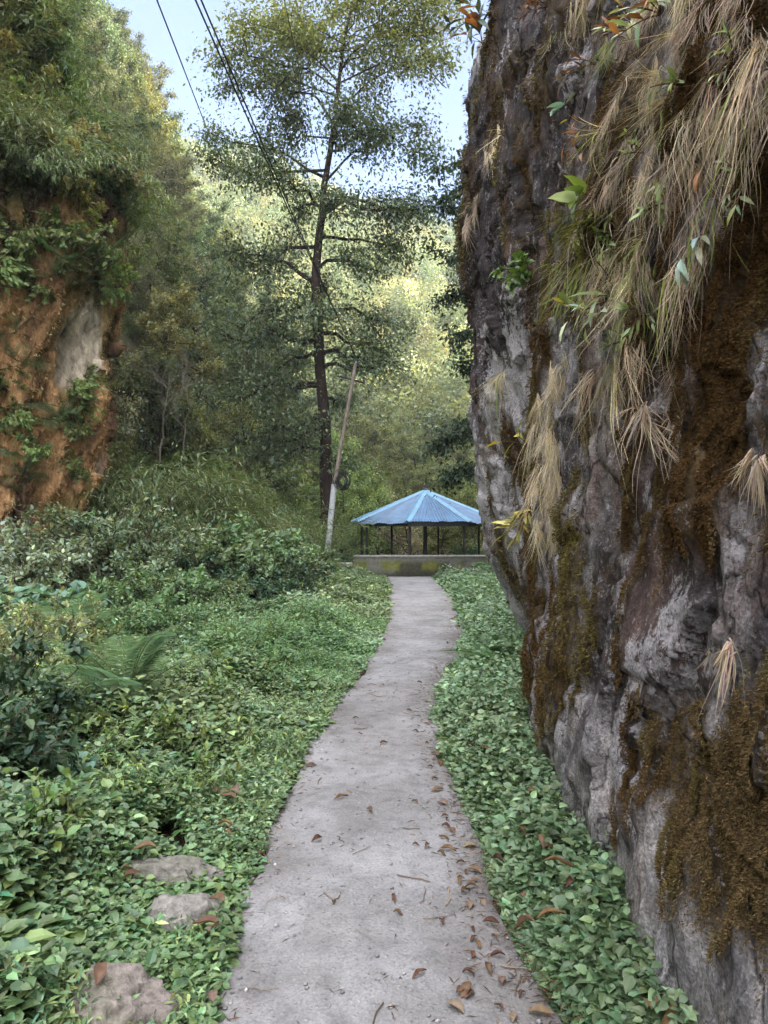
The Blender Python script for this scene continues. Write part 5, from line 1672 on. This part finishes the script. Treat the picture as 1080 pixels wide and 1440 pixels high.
for (px, py, k) in ((315, 1125, 3), (322, 1130, 1), (305, 1118, 1), (330, 1120, 3), (322, 1178, 2), (315, 1172, 0), (203, 1215, 1), (185, 1255, 2), (178, 1248, 4), (305, 1285, 1), (300, 1328, 3), (290, 1322, 1), (143, 1400, 1), (320, 1185, 2), (298, 1430, 3), (10, 1425, 1)):
    x, y = on_ground(px, py + 20)
    DL[k].put((x, y, float(gz(x, y)) + .14), rng.uniform(0, 6.28), rng.uniform(.6, .95), (rng.normal(0, .3), rng.normal(0, .3)), dl[k] + " lying in the ground cover left of the path", "dead leaf", dl[k] + "s in the left ground cover")

# chaff, needles and crumbs of stone on the path: nobody could count them
r = R_(900)
mb = MB()
n = 3800
Y = 1.9 + 15 * r.random(n) ** 1.5
pick = r.random(n)
U = np.where(pick < .68, 1.03 - np.abs(r.normal(0, .11, n)), np.where(pick < .80, np.abs(r.normal(0, .06, n)), r.random(n)))
U = np.clip(U, .02, 1.12)
X = path_l(Y) + (path_r(Y) - path_l(Y)) * U
az = r.uniform(0, 2 * math.pi, n)
leaves(mb, LEAF_THIN, np.stack([X, Y, pz(X, Y) + .005], 1), np.stack([np.cos(az), np.sin(az), r.normal(.05, .12, n)], 1), np.array([0, 0, 1.0]) + .4 * sph(n, r), r.uniform(.012, .06, n), vary((.15, .095, .06), n, .45, .1, r), r.choice([.5, 1.2, 2.4]))
tag(mb.build("leaf_litter", M_DRY), kind='stuff')
mb = MB()
n = 380
Y = 1.9 + 8 * r.random(n) ** 1.4; U = np.where(r.random(n) < .6, np.abs(r.normal(0, .2, n)), r.random(n)); U = np.clip(U, .01, .99)
X = path_l(Y) + (path_r(Y) - path_l(Y)) * U
ico = np.array([[0, 0, .7], [1, 0, .1], [.3, .95, 0], [-.8, .6, .1], [-.8, -.6, 0], [.3, -.95, .1], [0, 0, -.5]])
icf = np.array([[0, 1, 2], [0, 2, 3], [0, 3, 4], [0, 4, 5], [0, 5, 1], [6, 2, 1], [6, 3, 2], [6, 4, 3], [6, 5, 4], [6, 1, 5]])
leaves(mb, (ico, icf), np.stack([X, Y, pz(X, Y) + .001], 1), np.stack([np.cos(az[:n]), np.sin(az[:n]), 0 * Y], 1), np.tile([0, 0, 1.0], (n, 1)), r.uniform(.004, .013, n), vary((.27, .265, .27), n, .25, .03, r))
tag(mb.build("gravel", M_STONE, smooth=True), kind='stuff')
mb = MB()
for i in range(46):
    y = 2.0 + 6 * r.random() ** 1.3; x = path_l(y) + (path_r(y) - path_l(y)) * r.uniform(.05, 1.05); a = r.uniform(0, 6.28); ln = r.uniform(.05, .16)
    q = np.array([[x + math.cos(a) * ln * t + r.normal(0, .006), y + math.sin(a) * ln * t + r.normal(0, .006), 0] for t in np.linspace(-.5, .5, 5)])
    q[:, 2] = pz(q[:, 0], q[:, 1]) + .006
    tube(mb, q, r.uniform(.0012, .0028), vary((.17, .13, .09), 1, .4, .05, r)[0], 4)
tag(mb.build("twig_litter", M_TWIG), kind='stuff')

# ------------------------------------------------------------------ valley haze
m, n, l, out = nmat("valley_air")
pv = n.new("ShaderNodeVolumePrincipled")
pv.inputs['Color'].default_value = (.78, .89, 1, 1)
pv.inputs['Density'].default_value = .0006
pv.inputs['Anisotropy'].default_value = .2
l.new(pv.outputs[0], out.inputs['Volume'])
mb = MB(); box(mb, (-405, -125, -3), (405, 345, 125), (1, 1, 1))
tag(mb.build("haze", m), kind='stuff')
